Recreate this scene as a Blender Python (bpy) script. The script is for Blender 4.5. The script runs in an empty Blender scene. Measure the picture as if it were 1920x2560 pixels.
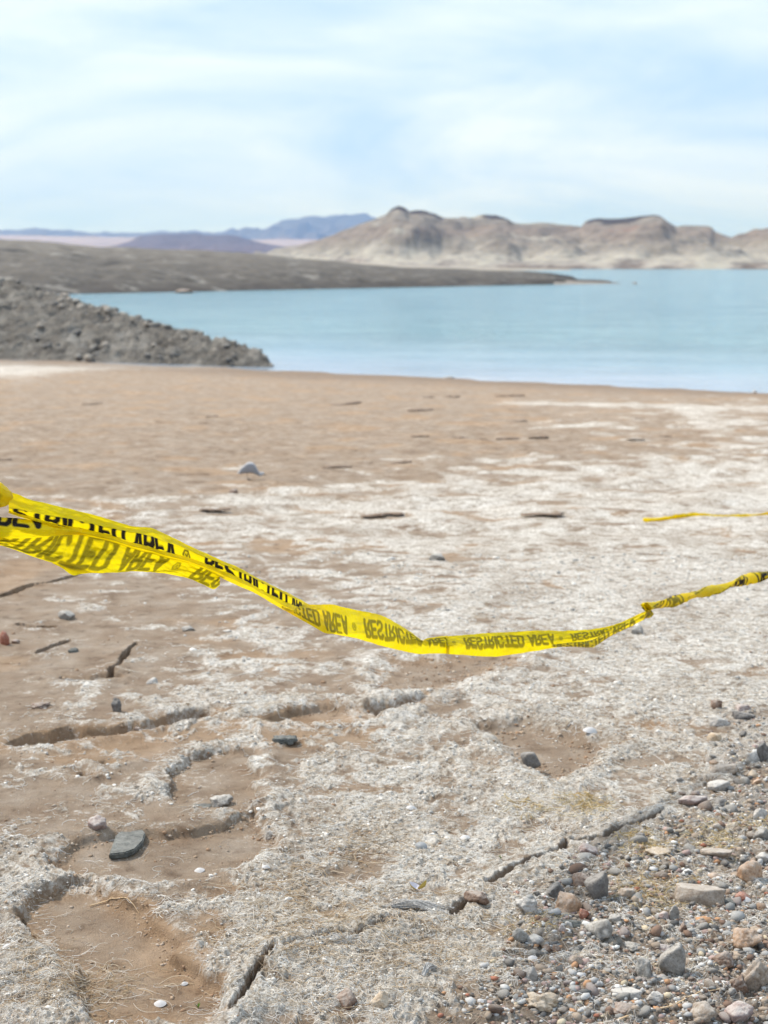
import bpy, math, random
import numpy as np
from math import radians as R, sin, cos, tan, pi
from mathutils import Vector, Matrix
rnd = random.Random(7)
rs = np.random.RandomState(11)
S = bpy.context.scene
COL = S.collection

# ------------------------------------------------------------------ camera, sky, sun, exposure
CAMZ, PITCH, F = 1.5, math.atan(620 / 4000), 4000.0
cd = bpy.data.cameras.new('camera'); cam = bpy.data.objects.new('camera', cd); COL.objects.link(cam)
cam.location = (0, 0, CAMZ); cam.rotation_euler = (pi / 2 - PITCH, 0, 0)
cd.sensor_fit = 'HORIZONTAL'; cd.sensor_width = 24; cd.lens = 50
cd.clip_start = .05; cd.clip_end = 60000
cd.dof.use_dof = True; cd.dof.focus_distance = 3.35; cd.dof.aperture_fstop = 5.6
S.camera = cam
SUN_EL, SUN_AZ = R(50), R(-62)         # azimuth from +Y, negative = to the left
sd = bpy.data.lights.new('sun', 'SUN'); sun = bpy.data.objects.new('sun', sd); COL.objects.link(sun)
sd.energy = 3.7; sd.angle = R(6.0); sd.color = (1, .94, .85)
sdir = Vector((sin(SUN_AZ) * cos(SUN_EL), cos(SUN_AZ) * cos(SUN_EL), sin(SUN_EL)))
sun.rotation_euler = sdir.to_track_quat('Z', 'Y').to_euler()
W = bpy.data.worlds.new('World'); S.world = W; W.use_nodes = True
wn, wl = W.node_tree.nodes, W.node_tree.links; wn.clear()
def N(t, nodes=wn, **k):
    n = nodes.new(t)
    for a, b in k.items(): setattr(n, a, b)
    return n
sky = N('ShaderNodeTexSky', sky_type='NISHITA', sun_disc=False, sun_elevation=SUN_EL, sun_rotation=SUN_AZ,
        altitude=300, air_density=1.0, dust_density=.6, ozone_density=1.5)
tc = N('ShaderNodeTexCoord'); sep = N('ShaderNodeSeparateXYZ'); wl.new(tc.outputs['Generated'], sep.inputs[0])
zz = N('ShaderNodeMath', operation='ADD'); zz.inputs[1].default_value = .13; wl.new(sep.outputs[2], zz.inputs[0])
za = N('ShaderNodeMath', operation='MAXIMUM'); za.inputs[1].default_value = .05; wl.new(zz.outputs[0], za.inputs[0])
dx = N('ShaderNodeMath', operation='DIVIDE'); wl.new(sep.outputs[0], dx.inputs[0]); wl.new(za.outputs[0], dx.inputs[1])
dy = N('ShaderNodeMath', operation='DIVIDE'); wl.new(sep.outputs[1], dy.inputs[0]); wl.new(za.outputs[0], dy.inputs[1])
cb = N('ShaderNodeCombineXYZ'); wl.new(dx.outputs[0], cb.inputs[0]); wl.new(dy.outputs[0], cb.inputs[1])
mp = N('ShaderNodeMapping'); mp.inputs['Rotation'].default_value = (0, R(-16), 0); mp.inputs['Scale'].default_value = (2.6, 1., 10)
mp.inputs['Location'].default_value = (3.2, 1.1, 0)
wl.new(tc.outputs['Generated'], mp.inputs[0])
n1 = N('ShaderNodeTexNoise'); n1.inputs['Scale'].default_value = 1.5; n1.inputs['Detail'].default_value = 7; n1.inputs['Roughness'].default_value = .56; n1.inputs['Distortion'].default_value = .5
wl.new(mp.outputs[0], n1.inputs[0])
rp = N('ShaderNodeValToRGB'); rp.color_ramp.elements[0].position = .36; rp.color_ramp.elements[1].position = .62
rp.color_ramp.elements[0].color = (.0, .0, .0, 1); rp.color_ramp.elements[1].color = (1, 1, 1, 1)
wl.new(n1.outputs[0], rp.inputs[0])
mxc = N('ShaderNodeMixRGB'); mxc.inputs[1].default_value = (4.0, 5.8, 8.3, 1); mxc.inputs[2].default_value = (6.9, 7.9, 8.8, 1)
wl.new(rp.outputs[0], mxc.inputs[0])
mxs = N('ShaderNodeMixRGB'); mxs.inputs[0].default_value = .97
wl.new(sky.outputs[0], mxs.inputs[1]); wl.new(mxc.outputs[0], mxs.inputs[2])
bg = N('ShaderNodeBackground'); bg.inputs['Strength'].default_value = .1
wl.new(mxs.outputs[0], bg.inputs[0]); wo = N('ShaderNodeOutputWorld'); wl.new(bg.outputs[0], wo.inputs[0])
vs = S.view_settings; vs.view_transform = 'Standard'; vs.look = 'None'; vs.gamma = 1; vs.exposure = .44; vs.use_curve_mapping = False

# ------------------------------------------------------------------ helpers
FWD = np.array([0, cos(PITCH), -sin(PITCH)]); UP = np.array([0, sin(PITCH), cos(PITCH)])
def at(px, py, dep):
    """point seen at photo pixel (px,py), dep metres along the viewing axis"""
    return np.array([0, 0, CAMZ]) + dep * (FWD + np.array([1., 0, 0]) * (px - 960) / F + UP * (1280 - py) / F)
def vnoise(x, y, seed=0):
    xi = np.floor(x).astype(np.int64); yi = np.floor(y).astype(np.int64); xf = x - xi; yf = y - yi
    def g(ix, iy, fx, fy):
        h = (ix * 374761393 + iy * 668265263 + seed * 974634777) & 0xffffffff
        h = ((h ^ (h >> 13)) * 1274126177) & 0xffffffff; h = (h ^ (h >> 16)) & 0xffff
        a = h * (2 * pi / 65536); return np.cos(a) * fx + np.sin(a) * fy
    u = xf * xf * xf * (xf * (xf * 6 - 15) + 10); v = yf * yf * yf * (yf * (yf * 6 - 15) + 10)
    a = g(xi, yi, xf, yf); b = g(xi + 1, yi, xf - 1, yf); c = g(xi, yi + 1, xf, yf - 1); d = g(xi + 1, yi + 1, xf - 1, yf - 1)
    return 1.5 * ((a + (b - a) * u) * (1 - v) + (c + (d - c) * u) * v)
def fbm(x, y, o=4, seed=0, gain=.5):
    s = 0; a = 1.; f = 1.
    for i in range(o): s = s + a * vnoise(x * f + 17.3 * i, y * f - 9.1 * i, seed + i); a *= gain; f *= 2.03
    return s
def sst(a, b, x): t = np.clip((x - a) / (b - a), 0, 1); return t * t * (3 - 2 * t)
def tag(o, label=None, cat=None, group=None, kind=None):
    for k, v in (('label', label), ('category', cat), ('group', group), ('kind', kind)):
        if v: o[k] = v
    return o
def mesh_np(name, V, faces, smooth=True, attrs=None, quads=True):
    me = bpy.data.meshes.new(name); V = np.asarray(V, np.float32).reshape(-1, 3); Fc = np.asarray(faces, np.int32)
    k = Fc.shape[1]; n = len(Fc)
    me.vertices.add(len(V)); me.vertices.foreach_set('co', V.ravel())
    me.loops.add(n * k); me.loops.foreach_set('vertex_index', Fc.ravel())
    me.polygons.add(n); me.polygons.foreach_set('loop_start', np.arange(0, n * k, k, dtype=np.int32))
    me.update(calc_edges=True)
    if smooth: me.polygons.foreach_set('use_smooth', np.ones(n, bool))
    for an, (ty, dat) in (attrs or {}).items():
        a = me.attributes.new(an, ty, 'POINT')
        a.data.foreach_set('color' if 'COLOR' in ty else 'value', np.asarray(dat, np.float32).ravel())
    return me
def link(name, me, mat=None, parent=None):
    o = bpy.data.objects.new(name, me); COL.objects.link(o)
    if mat and not me.materials: me.materials.append(mat)
    if parent: o.parent = parent
    return o
def grid_faces(nr, nc, wrap=False):
    i = np.arange(nr - 1)[:, None]; j = np.arange(nc if wrap else nc - 1)[None, :]; j2 = (j + 1) % nc
    return np.stack([i * nc + j, i * nc + j2, (i + 1) * nc + j2, (i + 1) * nc + j], -1).reshape(-1, 4)

# ------------------------------------------------------------------ materials
class MT:
    def __init__(s, name):
        s.m = bpy.data.materials.new(name); s.m.use_nodes = True; s.n = s.m.node_tree.nodes; s.l = s.m.node_tree.links
        s.n.clear(); s.out = s.n.new('ShaderNodeOutputMaterial'); s.b = s.n.new('ShaderNodeBsdfPrincipled')
        s.l.new(s.b.outputs[0], s.out.inputs[0]); s.b.inputs['Roughness'].default_value = .9; s.b.inputs['Specular IOR Level'].default_value = .2
    def node(s, t, **k): return N(t, s.n, **k)
    def obj(s): t = s.node('ShaderNodeTexCoord'); return t.outputs['Object']
    def noise(s, scale, det=4, rough=.6, vec=None, dist=0):
        n = s.node('ShaderNodeTexNoise'); n.inputs['Scale'].default_value = scale; n.inputs['Detail'].default_value = det
        n.inputs['Roughness'].default_value = rough; n.inputs['Distortion'].default_value = dist
        if vec is not None: s.l.new(vec, n.inputs[0])
        return n.outputs[0]
    def ramp(s, fac, stops):
        r = s.node('ShaderNodeValToRGB'); e = r.color_ramp.elements
        while len(e) < len(stops): e.new(.5)
        for q, (p, c) in zip(e, stops): q.position = p; q.color = (*(c if hasattr(c, '__len__') else (c,) * 3), 1)
        s.l.new(fac, r.inputs[0]); return r.outputs[0]
    def mix(s, f, a, b, mode='MIX'):
        m = s.node('ShaderNodeMixRGB', blend_type=mode)
        for k, v in enumerate((f, a, b)):
            if hasattr(v, 'is_linked'): s.l.new(v, m.inputs[k])
            else: m.inputs[k].default_value = v if k == 0 else (*v, 1)
        return m.outputs[0]
    def attr(s, name, out='Fac'): a = s.node('ShaderNodeAttribute', attribute_name=name); return a.outputs[out]
    def math(s, op, a, b):
        m = s.node('ShaderNodeMath', operation=op)
        for k, v in enumerate((a, b)):
            if hasattr(v, 'is_linked'): s.l.new(v, m.inputs[k])
            else: m.inputs[k].default_value = v
        return m.outputs[0]
    def bump(s, h, dist, strength=1):
        b = s.node('ShaderNodeBump'); b.inputs['Distance'].default_value = dist; b.inputs['Strength'].default_value = strength
        s.l.new(h, b.inputs['Height']); s.l.new(b.outputs[0], s.b.inputs['Normal'])
    def col(s, c): s.l.new(c, s.b.inputs['Base Color']) if hasattr(c, 'is_linked') else setattr(s.b.inputs['Base Color'], 'default_value', (*c, 1)); return s
    def rough(s, v): s.b.inputs['Roughness'].default_value = v; return s
def pos(m): g = m.node('ShaderNodeNewGeometry'); return g.outputs['Position'], g
def stretch(m, vec, sc):
    q = m.node('ShaderNodeMapping'); q.inputs['Scale'].default_value = sc; m.l.new(vec, q.inputs[0]); return q.outputs[0]

# ground: bare tan silt and pale salt crust, mixed by the mesh attribute 'crust'
g = MT('ground_soil'); P_, _g = pos(g)
cr = g.attr('crust'); wet = g.attr('wet'); grav = g.attr('gravelly'); org = g.attr('ochre')
nf = g.noise(420, 3, .6, P_); nm = g.noise(60, 5, .65, P_); nl = g.noise(6, 4, .6, P_); nt = g.noise(150, 4, .7, P_, 1.2)
sand = g.ramp(nl, [(.3, (.28, .195, .132)), (.5, (.36, .27, .195)), (.72, (.44, .355, .28))])
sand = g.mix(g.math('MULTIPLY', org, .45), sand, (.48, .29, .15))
sand = g.mix(.75, sand, g.ramp(nf, [(.25, .62), (.5, .95), (.75, 1.15)]), 'MULTIPLY')
crc = g.ramp(nm, [(.25, (.27, .225, .18)), (.40, (.46, .40, .335)), (.53, (.72, .675, .615)), (.72, (.86, .825, .78))])
crc = g.mix(.75, crc, g.ramp(nt, [(.32, (.42, .355, .29)), (.47, .97), (.66, 1.22)]), 'MULTIPLY')  # tiny shadows and bright tips of the grain painted in as noise
pl = g.noise(2.6, 5, .62, stretch(g, P_, (1, .8, 1)), .5); pm_ = g.noise(14, 4, .65, P_, .4)
crc = g.mix(.85, crc, g.ramp(pl, [(.32, (.62, .565, .51)), (.48, (.92, .90, .88)), (.62, (1.06, 1.06, 1.06))]), 'MULTIPLY')
crc = g.mix(.8, crc, g.ramp(pm_, [(.36, (.50, .43, .36)), (.47, (.93, .91, .88)), (.62, 1.08)]), 'MULTIPLY')
sand = g.mix(.8, sand, g.ramp(pm_, [(.30, (.52, .47, .43)), (.44, .95), (.7, 1.15)]), 'MULTIPLY')
cr = g.math('ADD', cr, g.math('MULTIPLY', g.math('SUBTRACT', pl, .5), 1.1))
thr = g.math('ADD', cr, g.math('MULTIPLY', g.math('SUBTRACT', nm, .5), 1.3))
thr = g.math('ADD', thr, g.math('MULTIPLY', g.math('SUBTRACT', nt, .5), .9))
thr = g.math('ADD', thr, g.math('MULTIPLY', g.math('SUBTRACT', pm_, .5), 1.0))
msk = g.ramp(thr, [(.28, 0.), (.52, .55), (.95, 1.)])
c = g.mix(msk, sand, crc)
c = g.mix(g.math('MULTIPLY', grav, .72), c, g.ramp(g.noise(90, 4, .7, P_), [(.3, (.12, .085, .06)), (.5, (.29, .23, .18)), (.7, (.50, .45, .40))]))
c = g.mix(wet, c, (.215, .155, .11))
g.col(c); g.bump(g.math('ADD', g.noise(260, 4, .75, P_), g.math('MULTIPLY', nm, .8)), .009, 1.)
G_MAT = g.m

def rock_mat(name, stops, dust=.5, scale=14, dustcol=(.62, .575, .52), rough=.85):
    m = MT(name); o = m.obj(); oi = m.node('ShaderNodeObjectInfo')
    a = m.node('ShaderNodeVectorMath', operation='ADD'); m.l.new(o, a.inputs[0])
    mu = m.node('ShaderNodeVectorMath', operation='SCALE'); mu.inputs['Scale'].default_value = 31
    cx = m.node('ShaderNodeCombineXYZ'); m.l.new(oi.outputs['Random'], cx.inputs[0]); m.l.new(oi.outputs['Random'], cx.inputs[1])
    m.l.new(cx.outputs[0], mu.inputs[0]); m.l.new(mu.outputs[0], a.inputs[1]); v = a.outputs[0]
    base = m.ramp(m.noise(scale * 3, 6, .7, v), stops)
    base = m.mix(.6, base, m.ramp(m.noise(700, 3, .7, v), [(.3, .6), (.5, 1.), (.7, 1.2)]), 'MULTIPLY')
    base = m.mix(.8, base, m.ramp(m.noise(scale * 7, 6, .75, v, 1.), [(.32, (.42, .40, .38)), (.45, .95), (.6, 1.1), (.72, 1.35)]), 'MULTIPLY')
    p, ge = pos(m); sx = m.node('ShaderNodeSeparateXYZ'); m.l.new(ge.outputs['Normal'], sx.inputs[0])
    d = m.math('ADD', m.math('MULTIPLY', sx.outputs[2], .25), m.noise(scale * 5, 6, .75, v, .6))
    d = m.ramp(d, [(.56, 0.), (.78, 1.)])
    m.col(m.mix(m.math('MULTIPLY', d, dust), base, dustcol)); m.rough(rough)
    m.bump(m.math('ADD', m.noise(300, 5, .7, v), m.noise(60, 4, .6, v)), .004, .8)
    return m.m
RM = {
 'dark': rock_mat('rock_dark', [(.3, (.10, .088, .08)), (.5, (.165, .148, .135)), (.7, (.25, .228, .205))], .35),
 'grey': rock_mat('rock_grey', [(.3, (.165, .145, .125)), (.5, (.29, .265, .235)), (.7, (.43, .40, .365))], .6),
 'pale': rock_mat('rock_pale', [(.3, (.30, .265, .23)), (.5, (.46, .42, .38)), (.7, (.62, .58, .54))], .8),
 'tan': rock_mat('rock_tan', [(.3, (.22, .165, .12)), (.5, (.37, .29, .225)), (.7, (.46, .39, .32))], .45),
 'brown': rock_mat('rock_brown', [(.3, (.13, .08, .055)), (.5, (.24, .155, .11)), (.7, (.33, .24, .19))], .4),
 'orange': rock_mat('rock_orange', [(.3, (.30, .17, .10)), (.5, (.46, .29, .18)), (.7, (.58, .44, .33))], .4),
 'red': rock_mat('rock_red', [(.3, (.2, .07, .04)), (.5, (.36, .14, .09)), (.7, (.45, .25, .18))], .3),
 'pink': rock_mat('rock_pink', [(.3, (.24, .17, .15)), (.5, (.38, .28, .25)), (.7, (.52, .44, .41))], .6),
 'cream': rock_mat('rock_cream', [(.3, (.38, .27, .17)), (.5, (.58, .45, .32)), (.7, (.70, .60, .48))], .3),
 'slate': rock_mat('rock_slate', [(.35, (.06, .065, .06)), (.5, (.105, .11, .10)), (.68, (.20, .205, .19))], .2),
}
# ------------------------------------------------------------------ ground heightfield
WZ = -1.0
def shore_y(x): return 36.3 - .66 * x - .008 * x * x * np.sign(-x) * 0 + .0 * x
def base_h(x, y):
    ys = shore_y(x); s = np.clip((y - 7) / (ys - 7), -1, 3)
    z = np.where(s > 0, -1.0 * s, 0.)
    z = z - .25 * np.clip(s - 1, 0, 3)          # steeper under water
    return z
def gxy(px, py):
    """photo pixel -> ground point on the smooth base surface"""
    px = np.asarray(px, float); py = np.asarray(py, float)
    d = FWD[:, None] + np.array([1., 0, 0])[:, None] * (px.ravel() - 960) / F + UP[:, None] * (1280 - py.ravel()) / F
    lo = np.full(px.size, 1.); hi = np.full(px.size, 60.)
    for _ in range(40):
        m = (lo + hi) / 2; z = CAMZ + m * d[2]; below = z < base_h(m * d[0], m * d[1]); hi = np.where(below, m, hi); lo = np.where(below, lo, m)
    return np.stack([lo * d[0], lo * d[1]], -1), lo
def to_px(x, y, z):
    v = y * FWD[1] + (z - CAMZ) * FWD[2]; u = y * UP[1] + (z - CAMZ) * UP[2]
    return 960 + F * x / v, 1280 - F * u / v
# sampling rows
ysr = [np.linspace(.9, 2.7, 50, endpoint=False), 2400 / np.arange(2400 / 2.7, 300, -.72), 2400 / np.arange(300, 42, -1.), np.linspace(58, 75, 12)]
YS = np.concatenate(ysr)
inner = np.linspace(-.285, .285, 1180); outer = .285 + (np.geomspace(1, 31, 60)[1:] - 1) * .09
AS = np.concatenate([-outer[::-1], inner, outer])
Yg, Ag = np.meshgrid(YS, AS, indexing='ij'); Xg = Ag * Yg
H = base_h(Xg, Yg)
PX, PY = to_px(Xg, Yg, H)
spc = np.maximum(Yg ** 2 / 2400 * .75, .0007 * Yg)
def band(wl): return np.clip(wl / (2.2 * spc) - 1, 0, 1)
gy = np.array([900, 1020, 1100, 1180, 1250, 1350, 1450, 1550, 1650, 1750, 1850, 1950, 2050, 2150, 2250, 2350, 2450, 2600.])
gx = np.array([0, 320, 640, 960, 1280, 1600, 1920.])
CT = np.array([
 [.05, .05, .05, .03, .03, .03, .03], [.05, .05, .05, .05, .20, .42, .42], [.08, .05, .05, .08, .18, .30, .50],
 [.15, .15, .25, .45, .55, .68, .75], [.40, .50, .62, .66, .62, .68, .66], [.33, .55, .62, .66, .72, .72, .85],
 [.20, .32, .48, .58, .74, .95, .98], [.15, .30, .50, .60, .82, .95, .85], [.10, .25, .48, .45, .55, .72, .72],
 [.22, .58, .62, .62, .62, .86, .76], [.18, .25, .38, .60, .66, .58, .66], [.30, .35, .42, .74, .74, .52, .60],
 [.35, .30, .38, .74, .68, .66, .70], [.62, .22, .50, .58, .66, .78, .70], [.68, .22, .72, .66, .74, .62, .60],
 [.50, .12, .82, .74, .66, .60, .55], [.72, .18, .45, .80, .62, .56, .50], [.72, .45, .30, .62, .52, .5, .42]])
def bil(T, px, py):
    fx = np.clip(np.interp(px, gx, np.arange(7)), 0, 5.999); fy = np.clip(np.interp(py, gy, np.arange(len(gy))), 0, len(gy) - 1.001)
    i = fx.astype(int); j = fy.astype(int); u = fx - i; v = fy - j
    return (T[j, i] * (1 - u) + T[j, i + 1] * u) * (1 - v) + (T[j + 1, i] * (1 - u) + T[j + 1, i + 1] * u) * v
cov = (1 + .07 * sst(1650, 1900, PY)) * bil(CT, np.clip(PX, 0, 1920), np.clip(PY, 900, 2600))
wx = Xg + .05 * fbm(Xg * 4, Yg * 4, 3, 5); wy = Yg + .05 * fbm(Xg * 4 + 9, Yg * 4, 3, 8)
cn = .5 + .42 * fbm(wx * 2.6, wy * 2.6, 2, 21) + .46 * fbm(wx * 8, wy * 8, 3, 31) * band(.11) + .34 * fbm(wx * 30, wy * 30, 3, 41) * band(.033)
cn = cn + sst(8, 16, Yg) * .28 * fbm(Xg * .5, Yg * 1.6, 4, 45)
crust = sst(-.30, .40, cov - .04 - (1 - cn) + .5 * (cov - .5))
crust = np.clip(crust + .9 * np.exp(-((PY - 917 - 14 * fbm(Xg * .3, Yg * 0 + 2, 2, 46)) / 13) ** 2) * sst(640, 460, PX) + .45 * sst(190, 40, PX) * np.exp(-((PY - 925) / 30) ** 2)
     + .8 * np.exp(-((PY - 1012 - (PX - 1500) * .02) / 4.5) ** 2) * sst(1200, 1300, PX) + .9 * np.exp(-((PY - 1062 + (PX - 1450) * .04) / 9) ** 2) * sst(1290, 1340, PX) * sst(1660, 1560, PX) * (.5 + vnoise(Xg * 1.5, Yg * 1.5, 47))
     + .8 * np.exp(-((PX - 1750 - (PY - 1040) * 1.3) / 50) ** 2) * np.exp(-((PY - 1045) / 35) ** 2), 0, 1)
def poly_sd(P, x, y):
    """signed distance to polygon, negative inside"""
    d = np.full(x.shape, 1e9); ins = np.zeros(x.shape, bool); n = len(P)
    for i in range(n):
        a = P[i]; b = P[(i + 1) % n]; e = b - a; wxx = x - a[0]; wyy = y - a[1]
        t = np.clip((wxx * e[0] + wyy * e[1]) / (e @ e), 0, 1); d = np.minimum(d, np.hypot(wxx - t * e[0], wyy - t * e[1]))
        c1 = (a[1] <= y) != (b[1] <= y); ins ^= c1 & (x < (e[0]) * (y - a[1]) / (e[1] if abs(e[1]) > 1e-9 else 1e-9) + a[0])
    return np.where(ins, -d, d)
def line_d(P, x, y, ws):
    best = np.full(x.shape, 1e9)
    for i in range(len(P) - 1):
        a = P[i]; b = P[i + 1]; e = b - a; wxx = x - a[0]; wyy = y - a[1]
        t = np.clip((wxx * e[0] + wyy * e[1]) / (e @ e + 1e-12), 0, 1)
        best = np.minimum(best, np.hypot(wxx - t * e[0], wyy - t * e[1]) - (ws[i] * (1 - t) + ws[i + 1] * t))
    return best
def c6(L): return [(x * .5787, 1700 + y * .5787) for x, y in L]
def c7(L): return [(960 + x * .5787, 1700 + y * .5787) for x, y in L]
def c5(L): return [(x * .4219, 1480 + y * .4219) for x, y in L]
def c1(L): return [(x * .3858, 1180 + y * .3858) for x, y in L]
DEP = [ # polygon, depth, edge width, ochre
 (c6([(100, 1000), (130, 930), (250, 870), (380, 870), (480, 920), (620, 970), (700, 1060), (790, 1170), (900, 1240), (950, 1340), (1000, 1400), (980, 1480), (400, 1480), (350, 1370), (300, 1250), (200, 1180), (120, 1100)]), .030, .022, 1),
 (c6([(255, 720), (290, 690), (400, 680), (500, 650), (640, 645), (800, 640), (960, 610), (1100, 560), (1150, 610), (1200, 700), (1110, 780), (950, 820), (830, 870), (600, 880), (370, 850), (250, 850), (215, 790)]), .020, .03, .3),
 (c6([(715, 480), (725, 390), (800, 310), (1000, 295), (1110, 300), (1130, 420), (1100, 540), (1000, 560), (800, 540), (740, 510)]), .018, .02, .2),
 (c6([(40, 268), (120, 228), (300, 205), (480, 200), (620, 180), (740, 145), (850, 133), (970, 145), (850, 170), (700, 195), (560, 220), (400, 250), (200, 282), (90, 285)]), .05, .02, .8),
 (c6([(1080, 170), (1150, 158), (1300, 120), (1420, 105), (1560, 125), (1659, 110), (1659, 190), (1500, 195), (1300, 190), (1150, 190)]), .022, .03, .6),
 (c7([(380, 220), (600, 160), (840, 230), (1000, 280), (860, 400), (760, 450), (650, 420), (500, 310)]), .022, .07, .1),
 (c7([(20, -95), (250, -80), (480, -110), (640, -90), (560, -40), (420, 10), (260, 60), (60, 70), (-60, 30)]), .006, .10, .7),  # the tape's soft shadow, painted as a shallow crust-free ochre patch
 (c7([(-60, 120), (60, 95), (200, 75), (80, 140), (-40, 165)]), .02, .03, .6),
 (c5([(360, 490), (520, 500), (640, 480), (700, 500), (560, 525), (420, 520)]), .02, .02, .3),
 (c6([(320, 400), (350, 385), (390, 400), (350, 412)]), .018, .012, .5), (c6([(420, 345), (470, 335), (510, 345), (460, 358)]), .014, .012, .5),
 (c6([(550, 470), (600, 450), (640, 460), (580, 482)]), .02, .015, .4)]
ochre = np.zeros_like(H); near = YS < 12; ni = np.where(near)[0][-1] + 1
sx_, sy_ = Xg[:ni], Yg[:ni]
ew = .018 * fbm(sx_ * 9, sy_ * 9, 2, 77) + .0015 * fbm(sx_ * 60, sy_ * 60, 3, 79); ew2 = .03 * fbm(sx_ * 5, sy_ * 5, 2, 78)
EDG = np.zeros_like(H); dH = np.zeros_like(sx_); keep = np.ones_like(H)
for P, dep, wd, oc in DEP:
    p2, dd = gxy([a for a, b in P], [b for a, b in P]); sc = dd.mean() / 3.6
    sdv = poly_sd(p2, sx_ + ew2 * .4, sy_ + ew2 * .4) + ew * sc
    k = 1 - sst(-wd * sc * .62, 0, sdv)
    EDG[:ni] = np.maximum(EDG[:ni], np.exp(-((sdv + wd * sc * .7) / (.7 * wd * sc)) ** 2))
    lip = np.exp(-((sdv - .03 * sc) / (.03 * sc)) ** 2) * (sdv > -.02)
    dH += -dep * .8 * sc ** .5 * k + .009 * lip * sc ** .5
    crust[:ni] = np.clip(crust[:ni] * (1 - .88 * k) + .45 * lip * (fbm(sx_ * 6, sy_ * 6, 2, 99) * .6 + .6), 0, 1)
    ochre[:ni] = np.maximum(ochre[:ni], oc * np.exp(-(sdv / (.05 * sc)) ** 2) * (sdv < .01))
CRK = [ # polyline, widths (m), depth
 (c7([(1200, 575), (1160, 605), (1100, 628), (1040, 635), (990, 655), (960, 682), (880, 688), (840, 698), (790, 688), (770, 735), (700, 762), (625, 782), (610, 806), (560, 822), (520, 850), (450, 890)]), [.002, .006, .003, .004, .009, .007, .002, .004, .004, .006, .005, .007, .004, .004, .010, .008], .05),
 (c7([(370, 955), (330, 990), (298, 1035)]), [.004, .012, .010], .06),
 (c7([(150, 1080), (110, 1088), (60, 1078), (20, 1072), (-50, 1095)]), [.010, .009, .006, .005, .003], .05),
 (c6([(1659, 1098), (1590, 1125), (1520, 1148), (1440, 1135), (1360, 1160), (1290, 1180), (1230, 1210)]), [.006, .010, .008, .004, .010, .004, .003], .05),
 (c6([(1180, 1205), (1140, 1245), (1115, 1290), (1090, 1330), (1065, 1380), (1040, 1420), (1000, 1475)]), [.002, .004, .007, .006, .008, .005, .004], .06),
 (c1([(-150, 840), (0, 805), (80, 785), (150, 755), (230, 730), (330, 718), (420, 690), (530, 660), (640, 650)]), [.010, .010, .012, .010, .012, .010, .011, .006, .002], .05),
 (c5([(808, 305), (760, 345), (742, 375), (728, 400), (690, 440), (660, 458), (668, 480), (640, 500)]), [.003, .004, .008, .006, .002, .006, .006, .002], .04),
 (c5([(230, 350), (300, 320), (380, 290), (410, 280)]), [.010, .006, .010, .003], .03),
 (c5([(110, 180), (200, 195), (310, 195)]), [.004, .006, .010], .025),
 (c6([(90, 1010), (110, 1060), (160, 1120), (200, 1165)]), [.005, .009, .006, .003], .03)]
ewc = .006 * fbm(sx_ * 45, sy_ * 45, 3, 177)
for P, ws, dep in CRK:
    p2, dd = gxy([a for a, b in P], [b for a, b in P]); sc = max(1., dd.mean() / 3.6)
    lo = p2.min(0) - .3; hi = p2.max(0) + .3
    m = (sx_ > lo[0]) & (sx_ < hi[0]) & (sy_ > lo[1]) & (sy_ < hi[1])
    d = line_d(p2, sx_[m] + ewc[m] * 1.3, sy_[m] + ewc[m] * 1.3, [w * sc * .75 for w in ws]); d = d - .0004; kk = 1 - sst(-.002, .0035 * sc, d)
    t = dH[m]; t -= 2.6 * dep * kk; t += .010 * np.exp(-(np.maximum(d, 0) / .05) ** 2) * (1 - kk); dH[m] = t
    cc = crust[:ni][m]; cc = np.clip(cc + .25 * np.exp(-(d / .05) ** 2), 0, 1) * sst(-.001, .009 * sc, d) - .9 * (1 - sst(-.001, .006 * sc, d)); tmp = crust[:ni]; tmp[m] = cc; kp = keep[:ni]; kp[m] = np.minimum(kp[m], sst(.004, .03 * sc, d))
# gravelly zone at the lower right (photo line from (1920,1760) down to (1180,2560))
gl = np.interp(np.clip(PY, 1700, 2600), [1700, 1800, 2000, 2150, 2300, 2600], [2010, 1880, 1740, 1400, 1290, 1200])
grav = sst(-120, 160, PX - gl + 120 * fbm(Xg * 3, Yg * 3, 2, 61)) * (Yg < 7)
und = .010 * fbm(Xg * 1.1, Yg * 1.1, 3, 3) + .012 * fbm(Xg * .3, Yg * .3, 2, 4) * (Yg > 3)
gran = .0060 * (1 - 2 * np.abs(vnoise(wx * 28, wy * 28, 51))) * band(.036) + .0045 * (1 - 2 * np.abs(vnoise(Xg * 62, Yg * 62, 52))) * band(.016) + .0030 * vnoise(Xg * 130, Yg * 130, 53) * band(.0077)
soft = .0022 * fbm(Xg * 14, Yg * 14, 2, 71) * band(.07) + .0013 * vnoise(Xg * 55, Yg * 110, 72) * band(.012) + .0009 * vnoise(Xg * 150, Yg * 150, 73) * band(.0066)
far = sst(6, 12, Yg) * .035 * fbm(Xg * 1.1, Yg * 2.2, 4, 81) * band(.5) * (1 - sst(.75, 1., (Yg - 7) / (shore_y(Xg) - 7)))
H2 = H + und * (1 - sst(20, 34, Yg)) + crust.clip(0) * (.005 + gran * 1.15) + (1 - crust) * soft + far
H2 += grav * (.006 * (1 - 2 * np.abs(vnoise(Xg * 36, Yg * 36, 91))) * band(.028) + .008 * fbm(Xg * 9, Yg * 9, 2, 92))
H2 += .022 * fbm(Xg * .45, Yg * .6, 4, 88) * sst(18, 28, Yg)
H2[:ni] += dH
wet = sst(.80, .965, (Yg - 7) / (shore_y(Xg) - 7) + .03 * fbm(Xg * .25, Yg * .5, 2, 95)) * .75
ochre = np.clip(ochre + .8 * sst(.15, .6, fbm(Xg * 1.3, Yg * 1.3, 3, 96)), 0, 1)
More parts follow.
